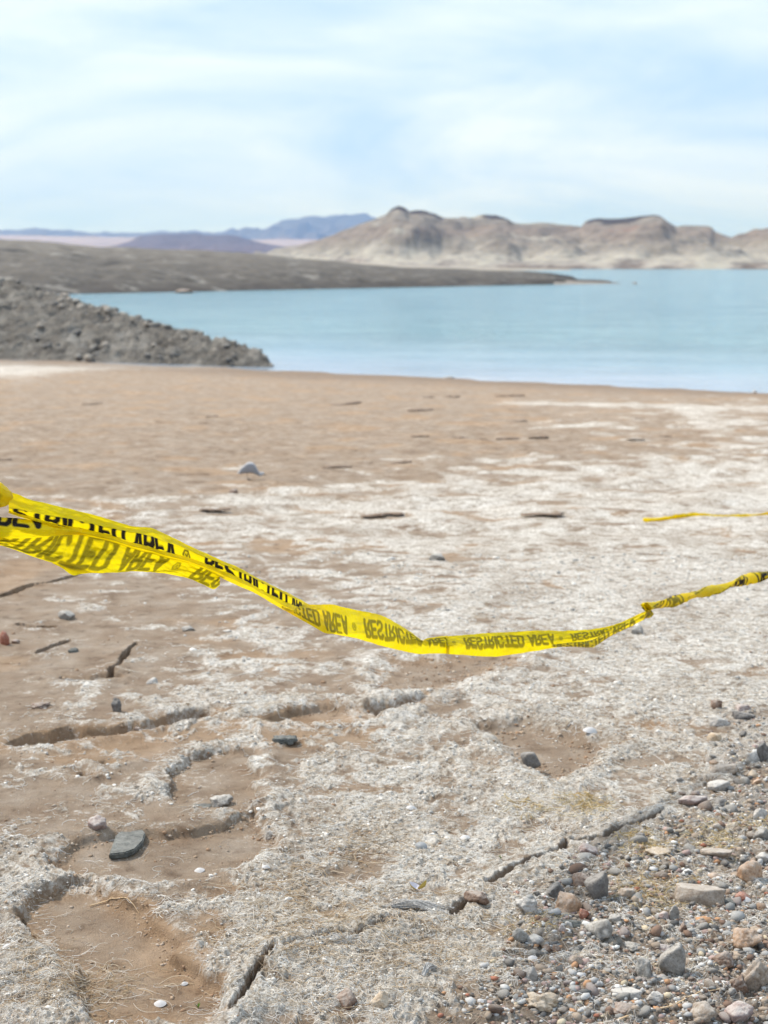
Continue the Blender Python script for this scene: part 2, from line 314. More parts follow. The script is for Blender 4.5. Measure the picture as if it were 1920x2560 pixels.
me = mesh_np('beach_ground', np.stack([Xg, Yg, H2], -1), grid_faces(*Xg.shape)[:, ::1], True,
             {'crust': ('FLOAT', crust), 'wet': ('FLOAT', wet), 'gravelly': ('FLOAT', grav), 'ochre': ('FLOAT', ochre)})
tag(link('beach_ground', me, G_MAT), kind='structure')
def lut(A, x, y):
    a = np.asarray(x) / np.asarray(y); fi = np.clip(np.interp(y, YS, np.arange(len(YS))), 0, len(YS) - 1.001); fj = np.clip(np.interp(a, AS, np.arange(len(AS))), 0, len(AS) - 1.001)
    i = fi.astype(int); j = fj.astype(int); u = fi - i; v = fj - j
    return (A[i, j] * (1 - v) + A[i, j + 1] * v) * (1 - u) + (A[i + 1, j] * (1 - v) + A[i + 1, j + 1] * v) * u
def ground(px, py):
    p, d = gxy([px], [py]); x, y = p[0]
    return x, y, float(lut(H2, np.array([x]), np.array([y]))[0]), float(d[0])

# ------------------------------------------------------------------ water
w = MT('lake_water'); P_, _ = pos(w)
w.b.inputs['Roughness'].default_value = .12; w.b.inputs['IOR'].default_value = 1.33; w.b.inputs['Specular IOR Level'].default_value = .5
mr = w.node('ShaderNodeSeparateXYZ'); w.l.new(P_, mr.inputs[0])
dsh = w.math('SUBTRACT', w.math('ADD', mr.outputs[1], w.math('MULTIPLY', mr.outputs[0], .66)), 36.3)     # metres off the beach
wcol = (w.ramp(w.math('DIVIDE', dsh, 60.), [(.0, (.34, .39, .46)), (.12, (.27, .39, .46)), (.4, (.24, .41, .465)), (1., (.20, .365, .435))]))  # paler inshore: calm water's sky reflection put into the colour
w.col(w.mix(.55, wcol, w.ramp(w.noise(1., 6, .75, stretch(w, P_, (.16, .30, 1))), [(.36, (.62, .74, .78)), (.5, 1.), (.62, (1.4, 1.25, 1.2))]), 'MULTIPLY'))  # ripple lights and darks painted into the base colour as streaky noise
wv = w.math('ADD', w.noise(1., 4, .6, stretch(w, P_, (1.2, 3.2, 1))), w.math('MULTIPLY', w.noise(1., 4, .7, stretch(w, P_, (.25, .5, 1))), 1.6))
bp = w.node('ShaderNodeBump'); bp.inputs['Distance'].default_value = .5
st = w.ramp(w.math('DIVIDE', dsh, 60.), [(0., .05), (.10, .3), (.3, 1.), (1., 1.)]); w.l.new(st, bp.inputs['Strength']); w.l.new(wv, bp.inputs['Height']); w.l.new(bp.outputs[0], w.b.inputs['Normal'])
WX = 13000
me = mesh_np('lake_water', [(-WX, 20, WZ), (WX, 20, WZ), (WX, 14000, WZ), (-WX, 14000, WZ)], [(0, 1, 2, 3)], False)
tag(link('lake_water', me, w.m), kind='structure')
me = mesh_np('lake_bed', [(-WX, -1000, WZ - 4.0), (WX, -1000, WZ - 4.0), (WX, 14000, WZ - 4.0), (-WX, 14000, WZ - 4.0)], [(0, 1, 2, 3)], False)
tag(link('lake_bed', me, MT('lake_bed_mud').col((.2, .17, .13)).m), kind='structure')

# ------------------------------------------------------------------ ridges: peninsula, hills, mountains
def cr_interp(x, xp, fp): return np.interp(x, xp, fp)
def ridge(name, px, crest, front_d, crest_d, back, rows, amp, wl, mat, pw=.75, seed=0, z0=WZ - .6, cap=None, terr=0):
    """a landform whose crest is at crest[px] seen from the beach; real distances front_d, crest_d"""
    n = 520; c = np.linspace(px[0], px[-1], n); cy = np.interp(c, *zip(*crest)); fd = np.interp(c, *zip(*front_d)); kd = np.interp(c, *zip(*crest_d))
    a = (c - 960) / F
    zc = CAMZ + kd * (FWD[2] + UP[2] * (1280 - cy) / F) / (FWD[1] + UP[1] * (1280 - cy) / F)
    t = np.concatenate([np.linspace(0, 1, rows), 1 + np.linspace(0, 1, rows // 3)[1:]])[:, None]
    tf = np.minimum(t, 1); y = fd + (kd - fd) * tf + np.clip(t - 1, 0, 1) * back
    x = y * a; hp = tf ** pw
    if terr: hp = hp + terr * np.sin(hp * 2 * pi * 3 + 2 * fbm(x / wl / 3, y / wl / 3, 2, seed + 9)) / 12 * np.sin(pi * tf)
    z = z0 + (zc - z0) * hp * (1 - np.clip(t - 1, 0, 1) ** 1.3)
    er = (1 - 2 * np.abs(vnoise(x / wl, y / wl * .5, seed))) * .6 + fbm(x / wl * 2, y / wl * 1.3, 4, seed + 3) * .7
    z = z + .34 * (zc - z0) * fbm(x / wl / 2.2, y / wl / 2.6, 3, seed + 21) * np.sin(pi * tf) * (1 - tf ** 2) * (t <= 1.0) * (1 if seed == 31 else .3)
    z = z + amp * er * np.minimum(1, 6 * tf) * np.clip(1.15 - tf * .95, 0, 1) * (t <= 1.0)
    cp = np.zeros_like(z)
    if cap is not None: cp = cap(np.broadcast_to(c, z.shape), np.broadcast_to(t, z.shape), z)
    me = mesh_np(name, np.stack([x, y, z], -1), grid_faces(len(t), n), True, {'cap': ('FLOAT', cp)})
    return tag(link(name, me, mat), kind='structure')
def land_mat(name, stops, nscale, zs, hz=1, band_=.5, caps=None, specks=None):
    m = MT(name); p, _ = pos(m); s = m.node('ShaderNodeSeparateXYZ'); m.l.new(p, s.inputs[0])
    f = m.math('ADD', m.math('DIVIDE', m.math('SUBTRACT', s.outputs[2], WZ), zs), m.math('MULTIPLY', m.math('SUBTRACT', m.noise(nscale, 5, .65, p), .5), band_))
    c = m.ramp(f, stops)
    c = m.mix(.7, c, m.ramp(m.noise(nscale * 4, 6, .75, stretch(m, p, (1, 1, 3))), [(.34, .5), (.48, 1.), (.62, 1.3)]), 'MULTIPLY')
    for f_, lo_, hi_, cc_ in (specks or []):
        q = m.ramp(m.noise(f_, 5, .65, stretch(m, p, (1, 1, 2.2))), [(lo_, 0.), (hi_, 1.)]); c = m.mix(m.math('MULTIPLY', q, .8), c, cc_)
    if caps: c = m.mix(m.attr('cap'), c, caps)
    return m.col(c).m
# near peninsula
pen = land_mat('peninsula_shale', [(0., (.06, .05, .042)), (.2, (.09, .078, .066)), (.6, (.12, .104, .087)), (1., (.155, .135, .113))], .15, 4.5, band_=.7, caps=(.03, .026, .023), specks=[(.3, .58, .66, (.26, .24, .21)), (.2, .6, .68, (.075, .065, .055))])
def pcap(c, t, z):
    k = np.exp(-((c - 60) / 75) ** 2) * np.exp(-((t - .62 - .0003 * c) / .035) ** 2) + .8 * np.exp(-((c - 200) / 30) ** 2) * np.exp(-((t - .62) / .03) ** 2) + .9 * np.exp(-((c - 290) / 28) ** 2) * np.exp(-((t - .52) / .045) ** 2) + .8 * np.exp(-((c - 1400) / 30) ** 2) * (t > .5) * (t < 1)
    return np.clip(k * 1.2, 0, 1)
def wl_d(py): return 2.5 / ((py - 660) / F)
pf = [(-500, wl_d(744)), (130, wl_d(735)), (500, wl_d(728)), (800, wl_d(722)), (1100, wl_d(716)), (1400, wl_d(710)), (1470, wl_d(708)), (1540, wl_d(706))]
ridge('peninsula_shore', (-500, 1540), [(-500, 590), (0, 597), (100, 603), (250, 617), (400, 622), (600, 631), (700, 641), (850, 655), (1000, 668), (1200, 675), (1360, 681), (1425, 690), (1440, 699), (1500, 704), (1540, 707)],
      pf, [(a, b + np.interp(a, [-500, 700, 1200, 1540], [75, 55, 30, 6])) for a, b in pf], 60, 90, .5, 8, pen, .8, 5, WZ - .12, pcap)
ridge('sand_spit', (1380, 1552), [(1380, 700), (1440, 703), (1500, 706), (1552, 709)], [(1380, 196), (1552, 206)], [(1380, 204), (1552, 208)], 8, 12, .05, 5,
      land_mat('spit_sand', [(0, (.22, .19, .16)), (1, (.33, .29, .25))], .2, 1), .8, 6, WZ - .12)
# pale flats and far hills on the right
hm = land_mat('badland_hill', [(0., (.15, .115, .09)), (.05, (.27, .235, .20)), (.14, (.34, .305, .25)), (.25, (.27, .24, .20)), (.36, (.21, .18, .145)), (.5, (.195, .16, .13)), (.62, (.195, .155, .125)), (.75, (.175, .15, .125)), (1., (.24, .21, .17))], .022, 36, band_=.8, caps=(.05, .04, .037), specks=[(.022, .58, .66, (.37, .34, .28)), (.024, .64, .70, (.22, .145, .115)), (.05, .58, .66, (.13, .11, .095))])
def hcap(c, t, z):
    k = 0
    for a, b, tt in ((970, 1015, .76), (1025, 1105, .88), (1205, 1275, .90), (1460, 1500, .93), (1500, 1650, .84), (1640, 1662, .88)):
        k = k + sst(a - 10, a + 6, c) * (1 - sst(b - 6, b + 10, c)) * sst(tt - .02, tt + .01, t + .015 * 4 * .015 * vnoise(c / 9, t * 0 + 1, 5) * 60 / 60) * (t < 1.3)
    return np.clip(k, 0, 1)
crestH = [(640, 645), (690, 627), (740, 618), (800, 603), (835, 590), (860, 577), (900, 560), (940, 548), (965, 540), (978, 526), (995, 520), (1012, 524), (1022, 532), (1040, 530), (1060, 531), (1085, 536), (1105, 545), (1150, 548), (1180, 548), (1205, 541), (1235, 538), (1262, 545), (1280, 556), (1310, 561), (1360, 562), (1410, 568), (1445, 571), (1455, 558), (1480, 551), (1520, 549), (1560, 545), (1620, 539), (1640, 541), (1655, 553), (1680, 571), (1720, 569), (1755, 567), (1765, 570), (1775, 581), (1815, 592), (1845, 590), (1870, 584), (1920, 576), (2000, 570), (2500, 590)]
ridge('badland_hills', (640, 2500), crestH, [(640, 960), (1000, 830), (2500, 740)], [(640, 1150), (2500, 1080)], 400, 170, 9.0, 70, hm, .72, 31, WZ - .3, hcap, terr=.35)
ridge('tan_flats', (520, 1420), [(520, 640), (700, 645), (850, 652), (1000, 662), (1150, 667), (1300, 670), (1420, 672.5)], [(520, 480), (1420, 650)], [(520, 640), (1420, 760)], 150, 24, .5, 30,
      land_mat('flats_soil', [(0, (.30, .26, .21)), (1, (.38, .33, .27))], .05, 5), .8, 41, WZ - .1)
# far country
ridge('pink_plain', (-900, 1500), [(-900, 586), (0, 588), (250, 592), (500, 598), (800, 600), (1500, 600)], [(-900, 4300), (1500, 4300)], [(-900, 7200), (1500, 7200)], 400, 30, 8, 500,
      land_mat('pink_plain_soil', [(0, (.25, .19, .18)), (1, (.34, .27, .255))], .002, 160), 1., 51)
ridge('purple_mesa', (255, 760), [(255, 625), (300, 612), (335, 602), (360, 590), (400, 586), (440, 586), (500, 581), (520, 586), (570, 588), (600, 592), (640, 604), (700, 614), (760, 628)], [(255, 3900), (760, 3900)], [(255, 4700), (760, 4700)], 500, 50, 14, 150,
      land_mat('mesa_rock', [(0, (.13, .08, .07)), (.6, (.09, .065, .065)), (1, (.055, .045, .055))], .004, 110), .8, 61)
ridge('blue_mountain', (-900, 1400), [(-900, 566), (-200, 570), (0, 581), (60, 578), (130, 576), (180, 580), (230, 584), (300, 586), (420, 583), (520, 585), (560, 581), (590, 575), (640, 570), (668, 571), (700, 556), (722, 549), (745, 551), (780, 544), (800, 541), (830, 537), (860, 541), (890, 539), (915, 537), (930, 545), (980, 560), (1100, 575), (1400, 590)], [(-900, 8200), (1400, 8200)], [(-900, 9800), (1400, 9800)], 900, 60, 90, 300,
      land_mat('mountain_rock', [(0, (.42, .28, .24)), (.35, (.34, .22, .19)), (.5, (.09, .085, .10)), (1, (.06, .065, .085))], .0012, 300, band_=.5), .8, 71)

# ------------------------------------------------------------------ rocky headland at the left
T0 = np.array([-2.75, 39.4]); T1 = np.array([-12.2, 51.0]); ax = (T1 - T0) / np.linalg.norm(T1 - T0); fr = np.array([-ax[1], ax[0]]); fr = fr if fr[1] < 0 else -fr
ss, tt = np.meshgrid(np.linspace(-.6, 26, 380), np.linspace(-1, 1, 170), indexing='ij')
ridge_z = np.interp(ss, [-.6, 0, .5, 3, 7, 11, 15, 26], [-1.25, -1.0, -.72, -.48, -.05, .42, .92, 1.75])
wf = .35 + ss.clip(0) * .43; wb = .5 + ss.clip(0) * .3
off = np.where(tt > 0, tt * wf * 1.25, tt * wb * 1.2)
hx = T0[0] + ax[0] * ss + fr[0] * off; hy = T0[1] + ax[1] * ss + fr[1] * off
prof = 1 - np.abs(tt) ** 1.25; foot = np.where(tt > 0, base_h(hx, hy) - .12, WZ - .5)
hz = foot + (ridge_z - foot) * prof + (.14 * fbm(hx * 1.1, hy * 1.1, 3, 201) + .10 * (1 - 2 * np.abs(vnoise(hx * 2.6, hy * 2.6, 202))) + .07 * vnoise(hx * 7, hy * 7, 203) + .05 * (1 - 2 * np.abs(vnoise(hx * 4.4, hy * 4.4, 204)))) * np.clip(prof * 3, 0, 1) * np.clip(ss, .15, 1)
hd = MT('headland_rubble'); p, _ = pos(hd)
hd.col(hd.mix(.7, hd.ramp(hd.noise(1.1, 4, .6, p), [(.3, (.12, .105, .09)), (.5, (.20, .18, .155)), (.7, (.33, .305, .27))]), hd.ramp(hd.noise(6, 4, .7, p), [(.3, .5), (.5, .95), (.7, 1.3)]), 'MULTIPLY')); hd.bump(hd.noise(9, 5, .7, p), .2, .8)
tag(link('headland', mesh_np('headland', np.stack([hx, hy, hz], -1), grid_faces(*hx.shape)), hd.m), kind='structure')

# ------------------------------------------------------------------ rocks
ICO = {}
def ico(sub):
    if sub not in ICO:
        import bmesh
        b = bmesh.new(); bmesh.ops.create_icosphere(b, subdivisions=sub, radius=1)
        V = np.array([v.co[:] for v in b.verts]); Fc = np.array([[v.index for v in f.verts] for f in b.faces]); b.free(); ICO[sub] = (V, Fc)
    return ICO[sub]
def rock_shape(sub, seed, dims, planes=14, sharp=18, rough=.05, flat=0, lump=0):
    V, Fc = ico(sub); r_ = np.random.RandomState(seed)
    nrm = r_.normal(size=(planes, 3)); nrm /= np.linalg.norm(nrm, axis=1)[:, None]; d = r_.uniform(.62, 1.0, planes)
    q = np.maximum(V @ nrm.T, .02) / d                     # 1/r for every plane
    inv = (q ** sharp).sum(1) ** (1 / sharp); r = np.minimum(1 / inv, 1.25)
    r = r * (1 + rough * fbm(V[:, 0] * 3 + seed, V[:, 1] * 3 + V[:, 2] * 2.3, 4, seed) + lump * vnoise(V[:, 0] * 2.2 + 3 * seed, V[:, 2] * 2.2 + V[:, 1] * 1.9, seed + 5))
    P = V * (r * (1 + rough * .35 * (1 - 2 * np.abs(vnoise(V[:, 0] * 9 + seed, V[:, 1] * 9 + V[:, 2] * 7, seed + 3)))))[:, None]
    if flat: P[:, 2] = np.minimum(P[:, 2], flat)
    P = (P - (P.max(0) + P.min(0)) / 2) / (P.max(0) - P.min(0)); P = P * np.array(dims)
    return P, Fc
def put_rock(name, px, pyb, wpx, hpx, colr, label, seed, cat='rock', group=None, depth=None, yaw=None, sharp=18, rough=.08, flat=0, lump=0, sink=.42, planes=14, sub=4):
    """pyb = photo row where its front foot meets the ground"""
    x, y, z, d = ground(px, pyb - hpx * .12)
    wpx, hpx = wpx * .93, hpx * .93; wd = wpx / F * d; elev = math.atan2(CAMZ - z, y); dp = depth * wd if depth else wd * .8
    hh = max(hpx / F * d - dp * sin(elev) * .8, .32 * min(wd, hpx / F * d)) / cos(elev) * 1.05
    P, Fc = rock_shape(sub, seed, (wd, dp, hh * (1 + sink)), planes, sharp, rough, flat, lump)
    o = link(name, mesh_np(name, P, Fc), RM[colr]); a = rnd.uniform(-.3, .3) if yaw is None else yaw
    o.rotation_euler = (0, 0, a); o.location = (x, y + dp * .42, z + hh * (.5 - sink * .5)); o.rotation_euler[0] = rnd.uniform(-.1, .1)
    return tag(o, label, cat, group)
def k7(x, yb, w, h): return 960 + x * .5787, 1700 + yb * .5787, w * .5787, h * .5787
def k6(x, yb, w, h): return x * .5787, 1700 + yb * .5787, w * .5787, h * .5787
def k5(x, yb, w, h): return x * .4219, 1480 + yb * .4219, w * .4219, h * .4219
L7 = [
 (920, 1000, 118, 138, 'dark', 'smooth dark grey angular stone leaning on the orange pitted rock', dict(sharp=26, rough=.02)),
 (805, 1050, 150, 122, 'orange', 'orange brown pitted rock beside the dark angular stone', dict(rough=.12, sharp=16)),
 (866, 1062, 50, 58, 'red', 'small brick red block at the right foot of the orange pitted rock', dict(sharp=30)),
 (850, 928, 105, 78, 'brown', 'purplish brown stone behind the dark angular stone', dict()),
 (932, 1172, 132, 112, 'grey', 'speckled light grey blocky stone below the dark angular stone', dict(sharp=22, rough=.04)),
 (1120, 1332, 92, 104, 'grey', 'grey wedge shaped stone standing left of the tall pointed stone', dict(sharp=24)),
 (1248, 1322, 125, 150, 'grey', 'tall pointed grey stone with a tan face', dict(sharp=20, planes=9)),
 (1370, 1002, 245, 112, 'tan', 'largest slab, long flat topped and greyish tan', dict(sharp=30, depth=.5, flat=.5, planes=10)),
 (1592, 905, 130, 105, 'orange', 'rounded orange brown rock at the upper right of the gravel', dict(rough=.08)),
 (1578, 1205, 150, 112, 'orange', 'rough orange rock with a broken top at the right edge', dict(rough=.13)),
 (1610, 1385, 130, 170, 'tan', 'lumpy brown clod at the lower right edge', dict(rough=.16, lump=.25, sharp=10)),
 (1535, 1390, 80, 90, 'brown', 'small reddish brown clod left of the lumpy brown clod', dict(rough=.14, lump=.2, sharp=10)),
 (685, 1480, 155, 112, 'cream', 'cream yellow knobbly rock at the bottom edge', dict(rough=.2, lump=.35, sharp=9)),
 (636, 392, 98, 84, 'dark', 'lone dark grey rounded stone in the salt hollow', dict(sharp=12, rough=.03, sink=.1)),
 (1430, 282, 70, 48, 'cream', 'bright peach stone in the pale crust at far right', dict(sharp=20)),
 (1438, 133, 56, 42, 'brown', 'small rusty brown stone, farthest left of the distant pair', dict()),
 (1560, 176, 112, 42, 'dark', 'low dark grey flat stone near the right edge below the pinkish one', dict(depth=.5)),
 (1556, 142, 72, 34, 'pink', 'pinkish stone behind the low dark flat stone', dict()),
 (1472, 422, 132, 62, 'tan', 'olive tan flat stone above the white edged grey stone', dict(sharp=24)),
 (1340, 555, 140, 62, 'pink', 'pinkish purple slab half sunk left of the white edged grey stone', dict(depth=.6, sharp=22)),
 (1452, 488, 108, 62, 'pale', 'white edged grey stone between the olive tan and the dark olive stone', dict(sharp=26)),
 (1455, 560, 90, 48, 'dark', 'dark olive stone right of the pinkish purple slab', dict()),
 (1186, 775, 125, 48, 'cream', 'long cream and grey chip lying below the jagged crack', dict(depth=.5, sharp=26)),
 (1502, 655, 50, 42, 'cream', 'small pale peach pebble right of the tan one', dict(sharp=10)),
 (1440, 660, 62, 44, 'tan', 'tan pebble touching the pale peach pebble', dict(sharp=12)),
 (632, 1342, 66, 72, 'pale', 'whitish upright oval stone above the cream yellow rock', dict(sharp=16)),
 (1052, 1422, 150, 64, 'pale', 'wide flat pale grey slab near the bottom edge', dict(depth=.6, flat=.45)),
 (1172, 1440, 84, 62, 'pale', 'white jagged chip right of the wide flat pale slab', dict(sharp=26)),
 (1030, 1500, 150, 80, 'brown', 'brown rounded rock cut by the bottom edge', dict(rough=.09)),
 (1390, 1510, 150, 108, 'tan', 'tan block at the bottom edge toward the right corner', dict(rough=.08)),
 (1545, 1510, 130, 104, 'pink', 'pinkish tan block at the bottom right corner', dict(rough=.08)),
 (742, 962, 90, 76, 'dark', 'dark brown stone behind and left of the orange pitted rock', dict()),
 (620, 1052, 112, 92, 'pale', 'salt crusted knobbly stone left of the orange pitted rock', dict(rough=.2, lump=.2)),
 (1050, 985, 76, 62, 'tan', 'tan rounded stone right of the dark angular stone', dict(rough=.1)),
 (402, 1006, 120, 62, 'brown', 'flat grey brown stone in the gap of the dark crack', dict(depth=.7)),
 (1075, 1192, 104, 58, 'grey', 'salt speckled grey stone right of the speckled blocky stone', dict(rough=.15)),
 (1376, 1082, 78, 46, 'brown', 'oval brown stone in front of the largest slab', dict(sharp=10)),
 (1212, 1200, 84, 60, 'pink', 'pinkish brown stone behind the tall pointed stone', dict(rough=.1)),
 (1292, 1132, 42, 62, 'brown', 'narrow dark red stone standing below the largest slab', dict()),
 (1255, 1082, 46, 72, 'grey', 'narrow grey stone standing left of the narrow dark red one', dict()),
 (812, 1102, 104, 46, 'slate', 'low dark slate chip under the orange pitted rock', dict(depth=.6, sharp=28)),
 (800, 1104, 42, 34, 'pale', 'pale oval pebble in front of the low dark slate chip', dict(sharp=8)),
 (862, 1092, 30, 38, 'grey', 'tiny grey pebble below the small brick red block', dict(sharp=8)),
 (770, 1146, 36, 42, 'pink', 'small pink cube like pebble left of the speckled blocky stone', dict(sharp=26)),
 (704, 1204, 42, 38, 'brown', 'left one of two small brown pebbles under the slate chip', dict(sharp=10)),
 (745, 1206, 44, 44, 'brown', 'right one of two small brown pebbles under the slate chip', dict(sharp=10)),
 (945, 1202, 46, 26, 'brown', 'reddish brown pebble under the speckled blocky stone', dict(sharp=10)),
 (655, 1182, 86, 56, 'pale', 'light grey faceted stone left of the two small brown pebbles', dict(sharp=24)),
 (590, 1180, 76, 84, 'grey', 'dark streaked grey stone left of the light grey faceted stone', dict(rough=.1)),
 (1555, 965, 78, 52, 'red', 'rust red stone between the largest slab and the right edge', dict(sharp=18)),
 (1430, 882, 64, 36, 'orange', 'small rusty orange stone above the largest slab', dict(sharp=18)),
 (885, 765, 92, 62, 'pink', 'pinkish grey lump on the crust just below the crack', dict(rough=.1)),
 (1110, 702, 50, 30, 'dark', 'small dark grey pebble below the right part of the crack', dict(sharp=12)),
 (1172, 700, 60, 30, 'pale', 'small white shell like chip beside the dark grey pebble', dict(sharp=20)),
 (1640, 705, 90, 70, 'grey', 'grey block at the right edge above the tufts of golden grass', dict()),
 (1640, 372, 70, 92, 'dark', 'dark grey rock at the right edge above the yellow tan pebble', dict()),
 (1598, 372, 60, 60, 'pale', 'pale grey rock leaning on the dark rock at the right edge', dict()),
 (1598, 428, 48, 46, 'cream', 'yellow tan pebble at the right edge', dict(sharp=12)),
 (1612, 456, 44, 30, 'orange', 'bright orange chip under the yellow tan pebble', dict()),
 (1630, 612, 84, 52, 'pale', 'white edged slab at the right edge', dict(depth=.6)),
 (1470, 1282, 104, 84, 'brown', 'brown stone left of the lumpy brown clod', dict(rough=.1)),
 (1650, 800, 90, 60, 'pale', 'pale striped stone at the right edge above the rounded orange one', dict()),
 (1455, 215, 100, 50, 'pale', 'pale flat stone above the bright peach stone', dict(depth=.6)),
 (1440, 800, 150, 52, 'tan', 'broad low tan slab above the largest slab', dict(depth=.5, flat=.4)),
 (1500, 985, 90, 40, 'slate', 'thin dark slate leaning on the right end of the largest slab', dict(depth=.5)),
 (830, 1290, 70, 60, 'tan', 'flat disc like tan stone below the speckled blocky stone', dict(depth=.5)),
 (1000, 1080, 60, 44, 'grey', 'small grey pebble between the dark angular stone and the largest slab', dict()),
 (1210, 1080, 50, 44, 'pink', 'small pink pebble left of the narrow grey stone', dict()),
 (575, 945, 34, 20, 'red', 'tiny red chip on salt crust left of the orange pitted rock', dict()),
]
for i, (x, yb, w_, h_, cl, lb, kw) in enumerate(L7): put_rock('stone', *k7(x, yb, w_, h_), cl, lb, 300 + i, **kw)
L6 = [
 (415, 672, 92, 82, 'pink', 'pinkish brown angular stone behind the green grey slate slab', dict(sharp=24)),
 (950, 520, 112, 62, 'grey', 'bluish grey stone set in the rim of the silt hollow', dict(rough=.12)),
 (850, 522, 150, 26, 'slate', 'thin grey slate edge left of the bluish grey stone', dict(depth=.4)),
 (1230, 292, 122, 52, 'slate', 'dark bluish grey stone embedded in the crust near the middle', dict(rough=.14)),
 (1492, 1452, 112, 100, 'brown', 'round purplish brown stone capped with white salt', dict(sharp=10)),
 (1640, 1462, 84, 84, 'cream', 'cream and brown rounded stone beside the round salt capped one', dict(sharp=9, rough=.1)),
 (1165, 655, 46, 42, 'pale', 'small white salt lump on the edge of the collapsed rim', dict(rough=.15)),
]
for i, (x, yb, w_, h_, cl, lb, kw) in enumerate(L6): put_rock('stone', *k6(x, yb, w_, h_), cl, lb, 400 + i, **kw)
L5 = [
 (388, 156, 112, 66, 'grey', 'half white stone with a dark right side on the tan silt', dict(sharp=24)),
 (438, 508, 170, 46, 'dark', 'long dark brown stone like a loaf beside the hairline crack', dict(sharp=14, depth=.4)),
 (898, 544, 74, 46, 'pale', 'small white pebble on silt right of the loaf shaped stone', dict(sharp=12)),
 (688, 718, 66, 92, 'dark', 'upright dark grey stone in the salt above the long hollow', dict(rough=.14)),
 (232, 692, 132, 48, 'brown', 'knobbly dark brown clod above the left end of the long hollow', dict(rough=.2, lump=.3)),
 (22, 312, 70, 96, 'red', 'reddish brown rounded rock cut by the left edge', dict(sharp=9)),
 (88, 292, 60, 32, 'brown', 'small brown lump right of the reddish rock at the left edge', dict(sharp=9)),
 (1112, 228, 92, 42, 'grey', 'grey curled flake on silt under the middle of the tape', dict(rough=.2)),
 (1345, 245, 60, 20, 'pale', 'low pale flake of crust under the middle of the tape', dict()),
 (430, 350, 70, 34, 'slate', 'dark grey crumbly clod above the loaf shaped stone', dict(rough=.2)),
 (815, 830, 60, 30, 'brown', 'small brown clod below the long hollow', dict(rough=.2)),
]
for i, (x, yb, w_, h_, cl, lb, kw) in enumerate(L5): put_rock('stone', *k5(x, yb, w_, h_), cl, lb, 500 + i, **kw)
put_rock('stone', 1595, 1596, 36, 26, 'grey', 'grey stone just under the kink of the tape', 601)
put_rock('stone', 1093, 1408, 46, 22, 'grey', 'small grey stone on the pale crust beyond the sag of the tape', 602)
put_rock('stone', 1888, 984, 12, 8, 'pale', 'tiny white stone at the waterline by the right edge', 603)
put_rock('stone', 583, 1243, 26, 14, 'brown', 'brown pebble on the silt in front of the bird', 604)
# flat slate slab
def prism(name, pts, z0, z1, mat, bev=.0012, parent=None):
    import bmesh
    b = bmesh.new(); vs_ = [b.verts.new((p[0], p[1], z1 if len(p) < 3 else p[2])) for p in pts]; f = b.faces.new(vs_)
    r = bmesh.ops.extrude_face_region(b, geom=[f]); dv = [v for v in r['geom'] if isinstance(v, bmesh.types.BMVert)]
    for v in dv: v.co.z -= (z1 - z0)
    bmesh.ops.recalc_face_normals(b, faces=b.faces); bmesh.ops.bevel(b, geom=b.edges[:], offset=bev, segments=2, affect='EDGES')
    me = bpy.data.meshes.new(name); b.to_mesh(me); b.free(); o = link(name, me, mat, parent); return o
sp = c6([(470, 745), (500, 665), (545, 630), (610, 628), (628, 660), (618, 690), (585, 722), (540, 738)])
cx0, cy0, cz0, _d = ground(*c6([(555, 700)])[0])
pg, _ = gxy([a for a, b in sp], [b for a, b in sp])
o = prism('slate_slab', [(a - cx0, b - cy0, .016 + (b - cy0) * .02) for a, b in pg], 0, .016, RM['slate'], .003); o.location = (cx0, cy0, cz0 + .002)
tag(o, 'dark green grey slate slab lying flat in the silt hollow', 'rock')

# scattered pebbles (individuals) in the gravel patch
pools = {}
for ci, (cl, wgt) in enumerate({'grey': 5, 'pale': 4, 'tan': 4, 'brown': 3, 'dark': 3, 'pink': 2, 'orange': 1, 'cream': 1, 'red': 1}.items()):
    for k in range(3):
        P, Fc = rock_shape(2, 900 + ci * 5 + k, (1, .85, .62), 12, 16, .1); me = mesh_np('pebble', P, Fc); me.materials.append(RM[cl]); pools[(cl, k)] = me
words = {'grey': 'grey', 'pale': 'whitish', 'tan': 'tan', 'brown': 'brown', 'dark': 'dark grey', 'pink': 'pinkish', 'orange': 'orange', 'cream': 'cream', 'red': 'rust red'}
names = ['grey'] * 6 + ['pale'] * 2 + ['tan'] * 4 + ['brown'] * 5 + ['dark'] * 4 + ['pink'] * 2 + ['orange', 'orange', 'cream']
cnt = 0
while cnt < 270:
    px = rnd.uniform(1150, 1925); py = rnd.uniform(1760, 2560); lim = np.interp(py, [1760, 1800, 2000, 2150, 2300, 2560], [1960, 1800, 1660, 1400, 1300, 1230])
    if px < lim: continue
    x, y, z, d = ground(px, py)
    if float(lut(keep, np.array([x]), np.array([y]))[0]) < .95: continue
    s = rnd.choice([.011, .013, .015, .018, .022, .032]) * (1 + .25 * (y - 3)); cl = rnd.choice(names)
    o = link('pebble', pools[(cl, rnd.randrange(3))]); o.scale = (s * rnd.uniform(.8, 1.3), s * rnd.uniform(.7, 1.1), s * rnd.uniform(.7, 1.2)); o.rotation_euler = (rnd.uniform(-.4, .4), rnd.uniform(-.4, .4), rnd.uniform(0, 6.3))
    o.location = (x, y, z + s * .12); tag(o, 'small %s pebble scattered among the gravel at lower right' % words[cl], 'pebble', 'small pebbles in the gravel patch'); cnt += 1
